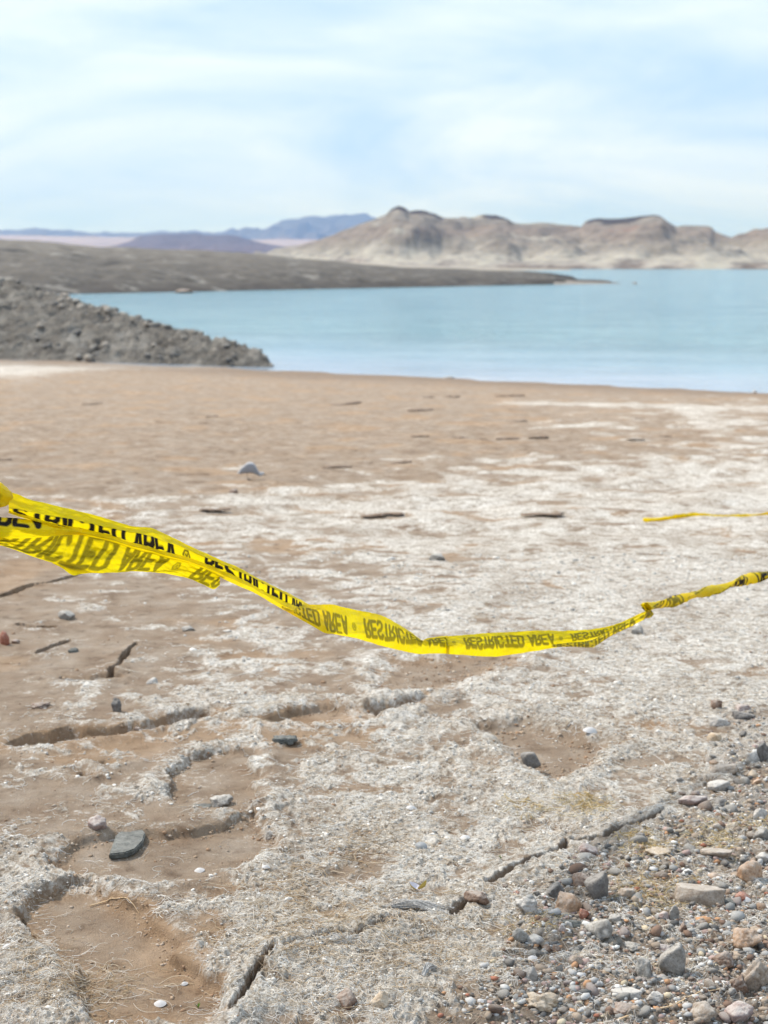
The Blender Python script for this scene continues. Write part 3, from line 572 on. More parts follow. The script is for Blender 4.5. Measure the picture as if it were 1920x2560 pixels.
# boulders on the headland
bp_ = []
for k in range(6):
    P, Fc = rock_shape(2, 950 + k, (1, .9, .75), 10, 20, .08); bp_.append(P)
bm_ = [mesh_np('boulder', P, Fc) for P in bp_]
bmats = [rock_mat('boulder_' + n_, st_, .3, 1.5, (.42, .39, .35)) for n_, st_ in (('grey', [(.3, (.15, .13, .11)), (.5, (.22, .20, .175)), (.7, (.3, .27, .24))]), ('tan', [(.3, (.26, .22, .18)), (.5, (.34, .29, .24)), (.7, (.42, .37, .31))]), ('dark', [(.3, (.07, .06, .055)), (.5, (.12, .11, .10)), (.7, (.17, .155, .14))]))]
for k, m_ in enumerate(bm_): m_.materials.append(bmats[k % 3])
def head_pt(s, t):
    i = int(np.clip((s + .6) / 26.6 * 379, 0, 379)); j = int(np.clip((t + 1) / 2 * 169, 0, 169)); return hx[i, j], hy[i, j], hz[i, j]
for k in range(270):
    s = rnd.uniform(.1, 17) if k > 110 else rnd.uniform(.05, 17); t = rnd.uniform(-.1, .98) if k > 110 else rnd.uniform(-.12, .12)
    x, y, z = head_pt(s, t); q = rnd.choice([.08, .1, .12, .15, .2, .28]) * (.75 + s * .03); q = q * .8 if s < 1.5 else q
    mb = rnd.choice(bm_); o = link('boulder', mb); o.scale = (q * rnd.uniform(.9, 1.4), q, q * rnd.uniform(.8, 1.1)); o.rotation_euler = (rnd.uniform(-.3, .3), rnd.uniform(-.3, .3), rnd.uniform(0, 6.3)); o.location = (x, y, z + q * .1)
    tag(o, '%s boulder lying in the rubble of the left headland' % {'boulder_grey': 'mid grey', 'boulder_tan': 'pale tan', 'boulder_dark': 'dark brownish'}[mb.materials[0].name], 'boulder', 'boulders on the left headland')
for (px, py, wpx, lb) in ((465, 731, 44, 'low dark rock breaking the water by the left shore of the bay'), (1580, 708, 16, 'tiny dark rock in the water off the tip of the peninsula'), (1122, 945, 30, 'small grey rock awash at the edge of the beach')):
    d = wl_d(py) if py < 900 else 35.2; P, Fc = rock_shape(3, int(px), (wpx / F * d, wpx / F * d * .5, wpx / F * d * .32), 12, 14, .08)
    o = link('islet_rock', mesh_np('islet_rock', P, Fc), RM['brown' if py < 900 else 'grey']); o.location = ((px - 960) / F * d, d, WZ + wpx / F * d * .06); tag(o, lb, 'rock')

# ------------------------------------------------------------------ fine stuff: gravel, crumbs, fibres
def scatter_rocks(name, n, sampler, size, colf, label, cat, sub=1, squash=.65):
    V, Fc = ico(sub); nv = len(V); x, y = sampler(n); n = len(x); z = lut(H2, x, y); s = size(n, y)
    shp = []
    for k in range(12): P, _ = rock_shape(sub, 1200 + k, (1, .85, squash), 9, 16, .08); shp.append(P)
    shp = np.array(shp)[rs.randint(0, 12, n)]
    a = rs.uniform(0, 2 * pi, n); c_, s_ = np.cos(a), np.sin(a)
    P = shp * s[:, None, None] * rs.uniform(.7, 1.3, (n, 1, 3)); Q = P.copy(); Q[..., 0] = P[..., 0] * c_[:, None] - P[..., 1] * s_[:, None]; Q[..., 1] = P[..., 0] * s_[:, None] + P[..., 1] * c_[:, None]
    Q += np.stack([x, y, z + s * .1], -1)[:, None, :]
    C = np.ones((n, nv, 4)); C[..., :3] = colf(n)[:, None, :]
    me = mesh_np(name, Q, (Fc[None] + (np.arange(n) * nv)[:, None, None]).reshape(-1, 3), False, {'tint': ('FLOAT_COLOR', C)})
    m = MT(name + '_mat'); p, _ = pos(m); m.col(m.mix(.6, m.attr('tint', 'Color'), m.ramp(m.noise(350, 4, .7, p), [(.3, .55), (.5, 1.), (.7, 1.25)]), 'MULTIPLY'))
    return tag(link(name, me, m.m), label, cat, kind='stuff')
def samp(weight, ymin, ymax, a=.3):
    def f(n):
        iv = rs.uniform(1 / ymax, 1 / ymin, n * 6); y = 1 / iv; x = rs.uniform(-a, a, n * 6) * y
        wv_ = weight(x, y); k = rs.uniform(size=n * 6) < wv_ * lut(keep, x, y) ** 3; return x[k][:n], y[k][:n]
    return f
PAL = np.array([(.30, .29, .275), (.48, .46, .44), (.60, .58, .55), (.34, .27, .21), (.20, .13, .095), (.12, .115, .11), (.36, .26, .23), (.44, .25, .14), (.55, .46, .33), (.33, .14, .09)])
PW = np.array([.22, .15, .07, .18, .13, .10, .08, .04, .03, .02])
scatter_rocks('gravel', 9500, samp(lambda x, y: lut(grav, x, y) ** 1.5, 2.6, 6.8), lambda n, y: rs.gamma(2.2, .0032, n) + .003,
              lambda n: PAL[rs.choice(10, n, p=PW / PW.sum())] * rs.uniform(.8, 1.15, (n, 1)), 'mixed grey, tan and reddish gravel with pale salt at lower right', 'gravel', 1)
scatter_rocks('salt_crumbs', 30000, samp(lambda x, y: .9 * lut(crust, x, y).clip(0) ** 1.6 * (1 - .4 * lut(grav, x, y)) * (.25 + sst(-.2, .4, fbm(x * 9, y * 9, 2, 333))), 2.6, 8.5), lambda n, y: (rs.gamma(1.6, .0013, n) + .0013) * (1 + .25 * (y - 3).clip(0)),
              lambda n: np.array([(.74, .695, .635)]) * rs.uniform(.38, 1.18, (n, 1)), 'pale crumbs of salt crust littering the silt', 'salt crust', 1, .6)
scatter_rocks('silt_crumbs', 7000, samp(lambda x, y: .9 * lut(EDG, x, y) ** 2 + .035, 2.6, 6.5), lambda n, y: (rs.gamma(2., .0016, n) + .002) * (1 + .2 * (y - 3).clip(0)),
              lambda n: np.array([(.38, .275, .19), (.46, .37, .29), (.33, .21, .13)])[rs.randint(0, 3, n)] * rs.uniform(.7, 1.15, (n, 1)), 'crumbling tan silt along the broken rims of the hollows', 'silt crumbs', 1, .7)
def fibres(name, n, weight, ymin, ymax, length, rad, cols, label, cat, nseg=7, lift=.004, sampler=None, arch=1.):
    x, y = (sampler or samp(weight, ymin, ymax))(n); n = len(x)
    ang = rs.uniform(0, 2 * pi, n); L = length(n); kap = rs.normal(0, 1, n) * 2.6; wob = rs.normal(0, .6, (n, nseg + 1))
    t = np.linspace(0, 1, nseg + 1)[None]; th = ang[:, None] + kap[:, None] * t + np.cumsum(wob, 1) * .45
    sx = np.cumsum(np.cos(th), 1) * (L / nseg)[:, None]; sy = np.cumsum(np.sin(th), 1) * (L / nseg)[:, None]
    X = x[:, None] + sx; Y = y[:, None] + sy; Z = lut(H2, X, Y); Zs = np.maximum(Z, Z.mean(1, keepdims=True) - .004)
    hgt = lift * rs.uniform(.1, 1, n)[:, None] * np.sin(pi * t * rs.uniform(.5, 1.1, n)[:, None]) * arch; Zs = Zs + .0008 + hgt
    r = (rad * rs.uniform(.6, 1.5, n)[:, None] * (1 + .22 * (y[:, None] - 3).clip(0))) * (1 - .6 * t)
    Vv = np.zeros((n, nseg + 1, 3, 3)); nx, ny = -np.sin(th), np.cos(th)
    for k in range(3):
        a = 2 * pi * k / 3 + pi / 2; Vv[:, :, k, 0] = X + nx * r * cos(a); Vv[:, :, k, 1] = Y + ny * r * cos(a); Vv[:, :, k, 2] = Zs + r * sin(a)
    one = grid_faces(nseg + 1, 3, True); Fc = (one[None] + (np.arange(n) * (nseg + 1) * 3)[:, None, None]).reshape(-1, 4)
    C = np.ones((n, (nseg + 1) * 3, 4)); C[..., :3] = (np.array(cols)[rs.randint(0, len(cols), n)] * rs.uniform(.75, 1.2, (n, 1)))[:, None]
    me = mesh_np(name, Vv, Fc, True, {'tint': ('FLOAT_COLOR', C)}); m = MT(name + '_mat'); m.col(m.attr('tint', 'Color'))
    return tag(link(name, me, m.m), label, cat, kind='stuff')
fw = lambda x, y: (.02 + 1.0 * lut(crust, x, y).clip(0) ** 1.3) * (.05 + 1.1 * sst(-.15, .5, fbm(x * 6 + 3, y * 6, 4, 444)))
fibres('dry_root_fibres', 26000, fw, 2.6, 7.0, lambda n: rs.gamma(4, .0085, n) + .008, .00050,
       [(.76, .73, .68), (.80, .78, .75), (.68, .62, .54), (.74, .70, .64), (.52, .41, .29)], 'matted salt whitened root fibres lying over the ground', 'dry roots', lift=.0045)
def blobs(cs):
    def f(n):
        xs, ys_ = [], []
        for (px, py), rr, k in cs:
            cx, cy, cz, d = ground(px, py); xs.append(rs.normal(cx, rr, k)); ys_.append(rs.normal(cy, rr * 1.3, k))
        return np.concatenate(xs), np.concatenate(ys_)
    return f
gold = [(c7([p])[0], r_, k) for p, r_, k in (((620, 545), .03, 120), ((850, 530), .028, 160), ((1130, 715), .03, 260), ((1420, 690), .035, 260), ((1640, 620), .03, 150), ((900, 545), .03, 100), ((1180, 930), .05, 260), ((1130, 950), .03, 120), ((660, 1080), .03, 100))]
fibres('golden_grass', 0, None, 0, 0, lambda n: rs.gamma(4, .008, n) + .01, .0007, [(.42, .29, .12), (.52, .40, .2), (.6, .5, .33)], 'wisps of golden dry grass between the stones at right', 'dry grass', sampler=blobs([(p_, r_ * 1.2, int(k_ * .6)) for p_, r_, k_ in gold]), lift=.012)
tan_ = [(p, r_, k) for p, r_, k in ((c6([(1250, 1110)])[0], .06, 700), (c6([(1400, 1130)])[0], .06, 600), (c7([(120, 1090)])[0], .07, 500), (c7([(320, 1230)])[0], .06, 500), (c7([(1170, 950)])[0], .06, 400), (c6([(480, 1280)])[0], .025, 250), (c6([(330, 1340)])[0], .03, 350), (c6([(60, 1260)])[0], .05, 500), (c6([(1500, 1300)])[0], .07, 500), (c6([(1250, 900)])[0], .05, 350), (c6([(1600, 700)])[0], .05, 400))]
fibres('dead_root_mats', 0, None, 0, 0, lambda n: rs.gamma(5, .011, n) + .012, .0007, [(.45, .34, .22), (.56, .46, .34), (.66, .6, .52), (.36, .25, .15)], 'tangled mats of tan dead roots beside the cracks', 'dry roots', sampler=blobs([(p_, r_ * 1.5, int(k_ * .42)) for p_, r_, k_ in tan_]), lift=.012)
fine = lambda x, y: (.22 + .6 * lut(crust, x, y).clip(0)) * (1 - lut(grav, x, y) * .5)
fibres('fine_stubble', 9000, fine, 2.6, 4.6, lambda n: rs.gamma(3, .004, n) + .003, .0004, [(.6, .52, .42), (.45, .34, .24), (.7, .66, .6)], 'short hair like stubble of dry rootlets on bare silt', 'dry roots', nseg=4, lift=.004)

# bleached bark strips over the crack, twig, shells, sprouts
def tube(pts, rads, k=6):
    P = np.array(pts, float); T = np.gradient(P, axis=0); T /= np.linalg.norm(T, axis=1)[:, None]; up = np.array([0, 0, 1.]); A = np.cross(T, up); A /= np.linalg.norm(A, axis=1)[:, None] + 1e-9; B = np.cross(A, T)
    a = np.linspace(0, 2 * pi, k, endpoint=False); r = np.asarray(rads)[:, None, None]
    return P[:, None] + r * (np.cos(a)[None, :, None] * A[:, None] + np.sin(a)[None, :, None] * B[:, None])
def cat_rom(P, n):
    P = np.asarray(P, float); Q = np.vstack([2 * P[0] - P[1], P, 2 * P[-1] - P[-2]]); t = np.linspace(0, len(P) - 1, n); i = np.minimum(t.astype(int), len(P) - 2); f = (t - i)[:, None]
    if P.ndim > 2: f = f[:, :, None]
    a, b, c_, d = Q[i], Q[i + 1], Q[i + 2], Q[i + 3]
    return .5 * (2 * b + (c_ - a) * f + (2 * a - 5 * b + 4 * c_ - d) * f ** 2 + (3 * b - a - 3 * c_ + d) * f ** 3)
wood = MT('dry_wood'); p, _ = pos(wood); wood.col(wood.ramp(wood.noise(120, 4, .6, p), [(.3, (.5, .33, .18)), (.7, (.72, .55, .36))]))
bleach = MT('bleached_fibre'); p, _ = pos(bleach); bleach.col(bleach.ramp(bleach.noise(200, 4, .7, p), [(.3, (.2, .19, .175)), (.5, (.42, .4, .38)), (.7, (.66, .64, .61))]))
def twig(pix, r0, mat, label, cat='twig', name='twig', lift=.004, side=None):
    pts = [];
    for a in pix: x, y, z, d = ground(*a); pts.append((x, y, z + lift))
    P = cat_rom(pts, 18); Z = lut(H2, P[:, 0], P[:, 1]); P[:, 2] = np.maximum(P[:, 2], Z + r0)
    V = tube(P, r0 * np.linspace(1, .4, 18)); Fl = [grid_faces(18, 6, True)]; Vs = [V.reshape(-1, 3)]
    for q in (side or []):
        b = P[q]; e = b + np.array([rnd.uniform(-.02, .02), rnd.uniform(-.02, 0), .008]); V2 = tube(cat_rom([b, (b + e) / 2 + [.002, 0, .003], e], 6), r0 * .5 * np.linspace(1, .4, 6)); Fl.append(grid_faces(6, 6, True) + sum(len(v) for v in Vs)); Vs.append(V2.reshape(-1, 3))
    return tag(link(name, mesh_np(name, np.vstack(Vs), np.vstack(Fl)), mat), label, cat)
twig(c6([(385, 936), (450, 920), (500, 930), (560, 950), (600, 970)]), .0019, wood.m, 'thin orange brown twig lying in the lower left hollow', side=[6, 11])
twig(c7([(1010, 1500), (1250, 1440), (1330, 1395), (1450, 1380)]), .0022, RM['brown'] and wood.m, 'curved brown stalk between rocks near the bottom right corner', side=[5])
def bark(pix0, pix1, k, spread, label):
    Vs = []; Fl = []; n0 = 0; A = np.array(ground(*pix0)[:3]); B = np.array(ground(*pix1)[:3])
    for i in range(k):
        o1 = np.array([rnd.gauss(0, spread), rnd.gauss(0, spread * .6), 0]); o2 = np.array([rnd.gauss(0, spread * 1.6), rnd.gauss(0, spread), 0]); mid = (A + B) / 2 + (o1 + o2) / 2; mid[2] += rnd.uniform(.008, .022)
        P = cat_rom([A + o1 * .5 + [0, 0, .003], mid, B + o2 + [0, 0, .002]], 12); P[:, 2] = np.maximum(P[:, 2], lut(H2, P[:, 0], P[:, 1]) + .001)
        Vs.append(tube(P, rnd.uniform(.0006, .0016) * np.linspace(.7, .5, 12)).reshape(-1, 3)); Fl.append(grid_faces(12, 6, True) + n0); n0 += 72
    return tag(link('bark_strip', mesh_np('bark_strip', np.vstack(Vs), np.vstack(Fl)), bleach.m), label, 'bark')
bark(c6([(1320, 1165)])[0], c6([(1490, 1170)])[0], 55, .010, 'grey frayed bark strip arching over the crack near the bottom centre')
bark(c7([(20, 1000)])[0], c7([(230, 1035)])[0], 60, .012, 'bleached frayed bark strip below the open yellow clam shell')
bark(c7([(170, 1330)])[0], c7([(220, 1290)])[0], 25, .006, 'small grey frayed bark scrap near the bottom centre right')
# open clam
def valve(w_, mat_out, mat_in, parent, hs):
    n, k = 14, 24; u = np.linspace(0, 1, n)[:, None]; a = np.linspace(0, 2 * pi, k, endpoint=False)[None]
    X = w_ * (.5 * u * np.cos(a) + .5 * hs); Y = w_ * .40 * u * np.sin(a) * (1 - .25 * hs * np.cos(a)); Z = w_ * .27 * u ** 2.3 + .0003 * np.cos(u * 60) + 0 * a
    V = np.stack([X, Y, Z], -1); V2 = V.copy(); V2[..., 2] += .0013 * (1 - u * .6)
    o = link('shell_valve', mesh_np('shell_valve', V, grid_faces(n, k, True)), mat_out, parent); link('shell_lining', mesh_np('shell_lining', V2, grid_faces(n, k, True)), mat_in, o); return o
yo = MT('shell_outer'); o_ = yo.obj(); yo.col(yo.ramp(yo.noise(60, 4, .6, stretch(yo, o_, (1, 1, 12))), [(.3, (.22, .13, .03)), (.5, (.5, .36, .08)), (.7, (.66, .52, .2))])); yo.rough(.45)
yi = MT('shell_lining').col((.60, .57, .60)).rough(.3)
cx, cy, cz, _ = ground(*c7([(152, 925)])[0]); cl_ = bpy.data.objects.new('clam_shell', None); COL.objects.link(cl_); cl_.location = (cx, cy, cz + .001)
tag(cl_, 'open clam shell, yellow brown outside and lilac inside, on the silt', 'shell')
v1 = valve(.031, yo.m, yi.m, cl_, -1); v1.rotation_euler = (R(6), R(30), R(-6)); v1.location = (-.001, 0, .004)
v2 = valve(.031, yo.m, yi.m, cl_, 1); v2.rotation_euler = (R(-30), R(-46), R(8)); v2.location = (.002, 0, .004)
ws_ = MT('white_shell'); ws_.col((.56, .535, .52)).rough(.45); gs_ = MT('grey_shell').col((.27, .275, .28)).rough(.5)
def shell(px, py, wpx, label, mat=None, tilt=.2):
    x, y, z, d = ground(px, py); w_ = wpx / F * d; n, k = 8, 16; u = np.linspace(0, 1, n)[:, None]; a = np.linspace(0, 2 * pi, k, endpoint=False)[None]
    X = w_ / 2 * u * np.cos(a); Y = w_ * .38 * u * np.sin(a) * (1 + .15 * np.cos(a)); Z = w_ * .22 * (1 - u ** 2.2) + .0006 * np.cos(u * 40) + 0 * a
    o = link('shell', mesh_np('shell', np.stack([X, Y, Z], -1), grid_faces(n, k, True)), mat or ws_.m); o.location = (x, y, z + .002); o.rotation_euler = (tilt, rnd.uniform(-.2, .2), rnd.uniform(-.6, .6)); tag(o, label, 'shell')
for q in ((860, 783, 50, 'white oval shell on bare silt in the middle left hollow', 6), (550, 832, 34, 'small grey white shell on silt below the slate slab', 6), (690, 1352, 60, 'white ribbed shell on the floor of the lower left hollow', 6), (795, 1272, 34, 'lilac grey shell in the lower left hollow near its right wall', 6), (35, 1165, 60, 'pearly bluish shell at the left edge', 6), (118, 555, 45, 'white half shell in the fibres near the centre', 7), (350, 685, 45, 'white shell at the centre left of the jagged crack', 7), (890, 245, 70, 'white shell flake in the salt hollow behind the lone dark stone', 7), (640, 1215, 48, 'thin white shell edge above the wide flat pale slab', 7), (415, 1415, 40, 'ring like cream shell near the bottom edge', 7), (1120, 1015, 56, 'white rod like shell right of the dark angular stone', 7), (1560, 955, 50, 'white shell in front of the rust red stone', 7), (1148, 822, 36, 'small lilac white shell below the collapsed rim', 6)):
    px, py = (c6 if q[4] == 6 else c7)([(q[0], q[1])])[0]; shell(px, py, q[2] * .58, q[3])
px, py = c7([(160, 730)])[0]; shell(px, py, 34, 'grey oval shell standing in the fibres left of the crack', gs_.m, 1.0)
grn = MT('sprout_green').col((.09, .16, .02)).m
def sprout(px, py, s, label):
    x, y, z, d = ground(px, py); Vs = []; Fl = []; n0 = 0; root = bpy.data.objects.new('green_sprout', None); COL.objects.link(root); root.location = (x, y, z)
    for i in range(9):
        a = rnd.uniform(0, 6.3); l = s * rnd.uniform(.5, 1); c_ = np.array([cos(a), sin(a), 0]); t = np.linspace(0, 1, 6)[:, None]; P = c_ * l * .55 * t ** 1.3 + np.array([0, 0, 1]) * l * t * (1.1 - .35 * t); w_ = np.array([-sin(a), cos(a), 0]) * s * .07 * np.sin(pi * (t * .85 + .12)); Vs += [P - w_, P, P + w_]
        V = np.stack([P - w_, P - [0, 0, s * .02], P + w_], 1).reshape(-1, 3); link('leaf', mesh_np('leaf', V, grid_faces(6, 3)), grn, root)
    tag(root, label, 'plant')
sprout(*c6([(855, 1375)])[0], .016, 'tiny green sprout in the silt at the bottom left'); sprout(*c7([(505, 775)])[0], .013, 'tiny green sprout in the salt above the crack')
# dark debris on the far beach
deb = MT('dark_debris'); p, _ = pos(deb); deb.col(deb.ramp(deb.noise(30, 4, .6, p), [(.3, (.15, .105, .075)), (.7, (.32, .235, .175))]))
for (px, py, wd, nm_) in ((234, 1010, 38, 'slanting dark stick on the bare beach at the left'), (865, 1010, 60, 'forked dark stick on the bare beach left of centre'), (530, 1045, 30, 'short dark clod on the bare beach toward the shore'), (842, 1168, 60, 'long dark scrap on the beach beyond the sag of the tape'), (8, 1151, 36, 'dark scrap at the left edge of the beach'), (1270, 1098, 62, 'dark heavy clod line on the right middle beach, left half'), (1345, 1099, 46, 'dark heavy clod line on the right middle beach, right half'), (1355, 1292, 90, 'broad dark scrap lying left of the distant tape'), (960, 1290, 90, 'broad brown scrap in the white crust left of centre'), (540, 1283, 60, 'brown scrap in the white crust left'), (1130, 992, 34, 'dark clod close to the water, right of the grey rock'), (1070, 993, 26, 'dark clod close to the water, below the grey rock'), (1275, 990, 60, 'dark strand line scrap close to the water'), (1600, 1049, 24, 'dark clod on the far right beach'), (1300, 1053, 30, 'dark clod at the left end of the white streak'), (1052, 1027, 54, 'long low scrap left of the dark clods'), (1050, 1100, 40, 'brown scrap on the middle beach'), (1055, 1122, 30, 'small brown scrap under the brown one on the middle beach'), (1590, 1100, 34, 'brown clod on the right beach'), (1665, 1096, 28, 'brown clod farther right on the beach'), (1000, 1160, 50, 'slanting brown scrap on the middle beach'), (380, 1152, 16, 'small dark clod on the left beach'), (760, 1068, 12, 'tiny dark clod left of centre on the beach'), (160, 1066, 14, 'tiny dark clod left on the beach'), (575, 1234, 30, 'dark clod in front of the bird'), (1150, 1098, 40, 'brown streak of clods left of the heavy clod line'), (1210, 1100, 16, 'tiny clod left of the heavy clod line')):
    x, y, z, d = ground(px, py); w_ = wd / F * d; k = max(4, int(w_ / .07)); Vs = []; Fl = []; n0 = 0
    slant = .8 if 'slanting' in nm_ or 'forked' in nm_ else .12
    for i in range(k):
        sz = w_ / k * rnd.uniform(1.1, 1.7); P, Fc = rock_shape(2, rnd.randrange(9999), (sz * rnd.uniform(1, 1.8), sz * rnd.uniform(.8, 1.6), sz * rnd.uniform(.15, .38)), 10, 10, .22); u = (i + .5) / k - .5; P = P + [u * w_, u * w_ * slant * 2 + rnd.uniform(-.3, .3) * sz, 0]; Vs.append(P); Fl.append(Fc + n0); n0 += len(P)
    o = link('driftwood_scrap' if slant > .5 else 'silt_clod', mesh_np('scrap', np.vstack(Vs), np.vstack(Fl)), deb.m); o.location = (x, y, z + .01); tag(o, nm_, 'debris')

# ------------------------------------------------------------------ bird
brm = MT('bird_grey'); o_ = brm.obj(); brm.col(brm.ramp(brm.noise(40, 3, .6, o_), [(.3, (.40, .39, .40)), (.7, (.56, .55, .56))])); brd = MT('bird_dark').col((.05, .045, .04)).m
bwm = MT('wing_grey').col((.27, .27, .285)).m
x, y, z, d = ground(625, 1203)
bird = bpy.data.objects.new('shorebird', None); COL.objects.link(bird); bird.location = (x, y, z); k = d / F
sec = [(-32, 17, .5), (-26, 20, 5), (-16, 26, 10), (-4, 31, 14), (8, 30, 14), (15, 25, 11), (20, 19, 7), (24, 15, 5), (28, 15, 5.2), (32, 16.5, 4.6), (35, 16.5, 2), (36, 16.5, .3)]
Pc = cat_rom([(a, 0, b) for a, b, c_ in sec], 40) * k; rr = np.interp(np.linspace(0, 1, 40), np.linspace(0, 1, 12), [c_ for a, b, c_ in sec]) * k
a = np.linspace(0, 2 * pi, 16, endpoint=False)
V = Pc[:, None] + rr[:, None, None] * np.stack([0 * a, .8 * np.cos(a), np.sin(a)], -1)[None]
link('body', mesh_np('body', V, grid_faces(40, 16, True)), brm.m, bird)
for s_ in (-1, 1):
    link('leg', mesh_np('leg', tube([(-4 * k, s_ * 4 * k, 22 * k), (-7 * k, s_ * 4 * k, 12 * k), (-4 * k, s_ * 4 * k, 1 * k), (4 * k, s_ * 5 * k, .5 * k)], [1.6 * k, 1.1 * k, .9 * k, .6 * k]), grid_faces(4, 6, True)), brd, bird)
    link('wing', mesh_np('wing', (Pc[4:26, None] + np.stack([0 * a, .8 * np.cos(a) * .3 + .55 * s_, np.sin(a) * .8], -1)[None] * rr[4:26, None, None] * 1.08), grid_faces(22, 16, True)), bwm, bird)
    P, Fc = rock_shape(2, 3, (1.6 * k, 1.2 * k, 1.6 * k), 30, 6, 0); e = link('eye', mesh_np('eye', P + [31 * k, s_ * 3.4 * k, 18 * k], Fc), brd, bird)
link('bill', mesh_np('bill', tube([(34 * k, 0, 16 * k), (38 * k, 0, 14 * k), (41 * k, 0, 11 * k)], [1.6 * k, 1.1 * k, .3 * k]), grid_faces(3, 6, True)), brd, bird)
tag(bird, 'small grey shorebird foraging with its head down on the bare silt', 'bird')

# ------------------------------------------------------------------ barrier tape
tp = MT('yellow_tape'); tp.b.inputs['Roughness'].default_value = .33; tp.b.inputs['Specular IOR Level'].default_value = .3
sdf = tp.attr('ink'); ge = tp.node('ShaderNodeNewGeometry'); ink = tp.ramp(tp.math('ADD', tp.math('MULTIPLY', sdf, 40.), .5), [(.42, 1.), (.58, 0.)])
flip = tp.attr('rev'); bk = tp.math('ABSOLUTE', tp.math('SUBTRACT', ge.outputs['Backfacing'], flip), 0)
p, _ = pos(tp); yv = tp.ramp(tp.noise(9, 3, .5, p), [(.3, (.88, .67, .002)), (.7, (.95, .77, .004))])
inkc = tp.mix(bk, (.012, .011, .01), (.36, .30, .01)); cc = tp.mix(ink, yv, inkc); tp.col(cc)
trn = tp.node('ShaderNodeBsdfTranslucent'); tcol = tp.mix(ink, yv, tp.mix(bk, (.012, .010, .008), (.26, .20, .003))); tp.l.new(tcol, trn.inputs[0])
mxs_ = tp.node('ShaderNodeMixShader'); mxs_.inputs[0].default_value = .5; tp.l.new(tp.b.outputs[0], mxs_.inputs[1]); tp.l.new(trn.outputs[0], mxs_.inputs[2]); tp.l.new(mxs_.outputs[0], tp.out.inputs[0])
tp.bump(tp.math('ADD', tp.noise(34, 4, .65, p, 1.2), tp.noise(9, 2, .5, p)), .012, .7)
GL = {'R': [[(0, 0), (0, 1)], [(0, 1), (.33, 1), (.5, .88), (.5, .64), (.33, .5), (0, .5)], [(.28, .5), (.55, 0)]], 'E': [[(.5, 1), (0, 1), (0, 0), (.5, 0)], [(0, .5), (.42, .5)]],
      'S': [[(.52, .82), (.4, 1), (.12, 1), (0, .85), (0, .65), (.12, .54), (.42, .46), (.54, .34), (.54, .14), (.42, 0), (.12, 0), (0, .17)]], 'T': [[(0, 1), (.6, 1)], [(.3, 1), (.3, 0)]],
      'I': [[(.1, 0), (.1, 1)]], 'C': [[(.54, .78), (.42, 1), (.12, 1), (0, .85), (0, .15), (.12, 0), (.42, 0), (.54, .22)]], 'D': [[(0, 0), (0, 1), (.33, 1), (.54, .84), (.54, .16), (.33, 0), (0, 0)]],
      'A': [[(0, 0), (.28, 1), (.56, 0)], [(.1, .32), (.46, .32)]], 'o': [[(.1, .3), (.0, .5), (.1, .7), (.3, .7), (.4, .5), (.3, .3), (.1, .3)], [(.15, .55), (.2, .42), (.27, .58)]], ' ': []}
ADV = {'I': .34, ' ': .42, 'o': .85}
def text_sdf(U, V, hgt=.046, v0=.0145, half=.0054):
    """metres to the nearest edge of the printed words RESTRICTED AREA, negative in the ink"""
    out = np.full(U.shape, .05); pos_, cells = .012, []
    for ch in 'RESTRICTED AREA o ': cells.append((ch, pos_)); pos_ += ADV.get(ch, .74) * hgt * .92
    per = pos_; Um = np.mod(U, per)
    for ch, x0 in cells:
        m = (Um > x0 - .012) & (Um < x0 + .75 * hgt + .012)
        if not m.any(): continue
        uu, vv = Um[m], V[m]; best = out[m]; hw = half if ch != 'o' else half * .35
        for st_ in GL[ch]:
            P = [np.array([x0 + a * hgt * .92, v0 + b * hgt]) for a, b in st_]; best = np.minimum(best, line_d(P, uu, vv, [hw] * len(P)))
        out[m] = best
    return out
def ribbon(name, secs, vfr, nu, msub, u0=0, flipv=False, rev=0, shear=0, parent=None, wr=.0022, seed=0, ulen=1., umir=False):
    """secs[k] = list of (px,py,depth) across the tape, aligned along its length; vfr = tape coordinate of each"""
    A = np.array([[at(*q) for q in s] for s in secs]); nk, nr, _ = A.shape
    A = cat_rom(A.reshape(nk, nr * 3), nu).reshape(nu, nr, 3)
    B = np.transpose(A, (1, 0, 2)).reshape(nr, nu * 3); nv = (nr - 1) * msub + 1
    t = np.linspace(0, nr - 1, nv); lin = np.stack([np.interp(t, range(nr), B[:, k]) for k in range(B.shape[1])], 1); cr_ = cat_rom(B, nv); C = .45 * lin + .55 * cr_
    G = C.reshape(nv, nu, 3).transpose(1, 0, 2)
    L = np.linalg.norm(np.diff(G.mean(1), axis=0), axis=1); u = np.concatenate([[0], np.cumsum(L)]) * ulen
    v = np.interp(t, range(nr) if not isinstance(vfr, dict) else list(vfr), vfr if not isinstance(vfr, dict) else list(vfr.values())) * .075; U, V = np.meshgrid(u, v, indexing='ij')
    n_ = fbm(U * 22, V * 60, 3, seed) * wr; G = G - n_[..., None] * FWD * (1.6); G[..., 2] += n_ * .5
    G[..., 2] = np.maximum(G[..., 2], lut(H2, G[..., 0], G[..., 1]) + .002) if True else G[..., 2]
    Vt = .075 - V if flipv else V; Ut = (u[-1] - U if umir else U) + u0 - shear * V
    Ut = Ut + .0035 * fbm(U * 14, V * 30, 2, seed + 60); Vt = Vt + .003 * fbm(U * 17, V * 20, 2, seed + 70); sd_ = text_sdf(Ut, Vt); Fc = grid_faces(nu, nv)
    return link(name, mesh_np(name, G, Fc, True, {'ink': ('FLOAT', sd_), 'rev': ('FLOAT', np.full(sd_.size, rev))}), tp.m, parent)
tape = bpy.data.objects.new('barrier_tape', None); COL.objects.link(tape); tape.location = at(20, 1250, 2.95)
tag(tape, 'near yellow barrier tape lettered RESTRICTED AREA sagging across the beach', 'barrier tape')
MP = Matrix.Translation(-Vector(tape.location))
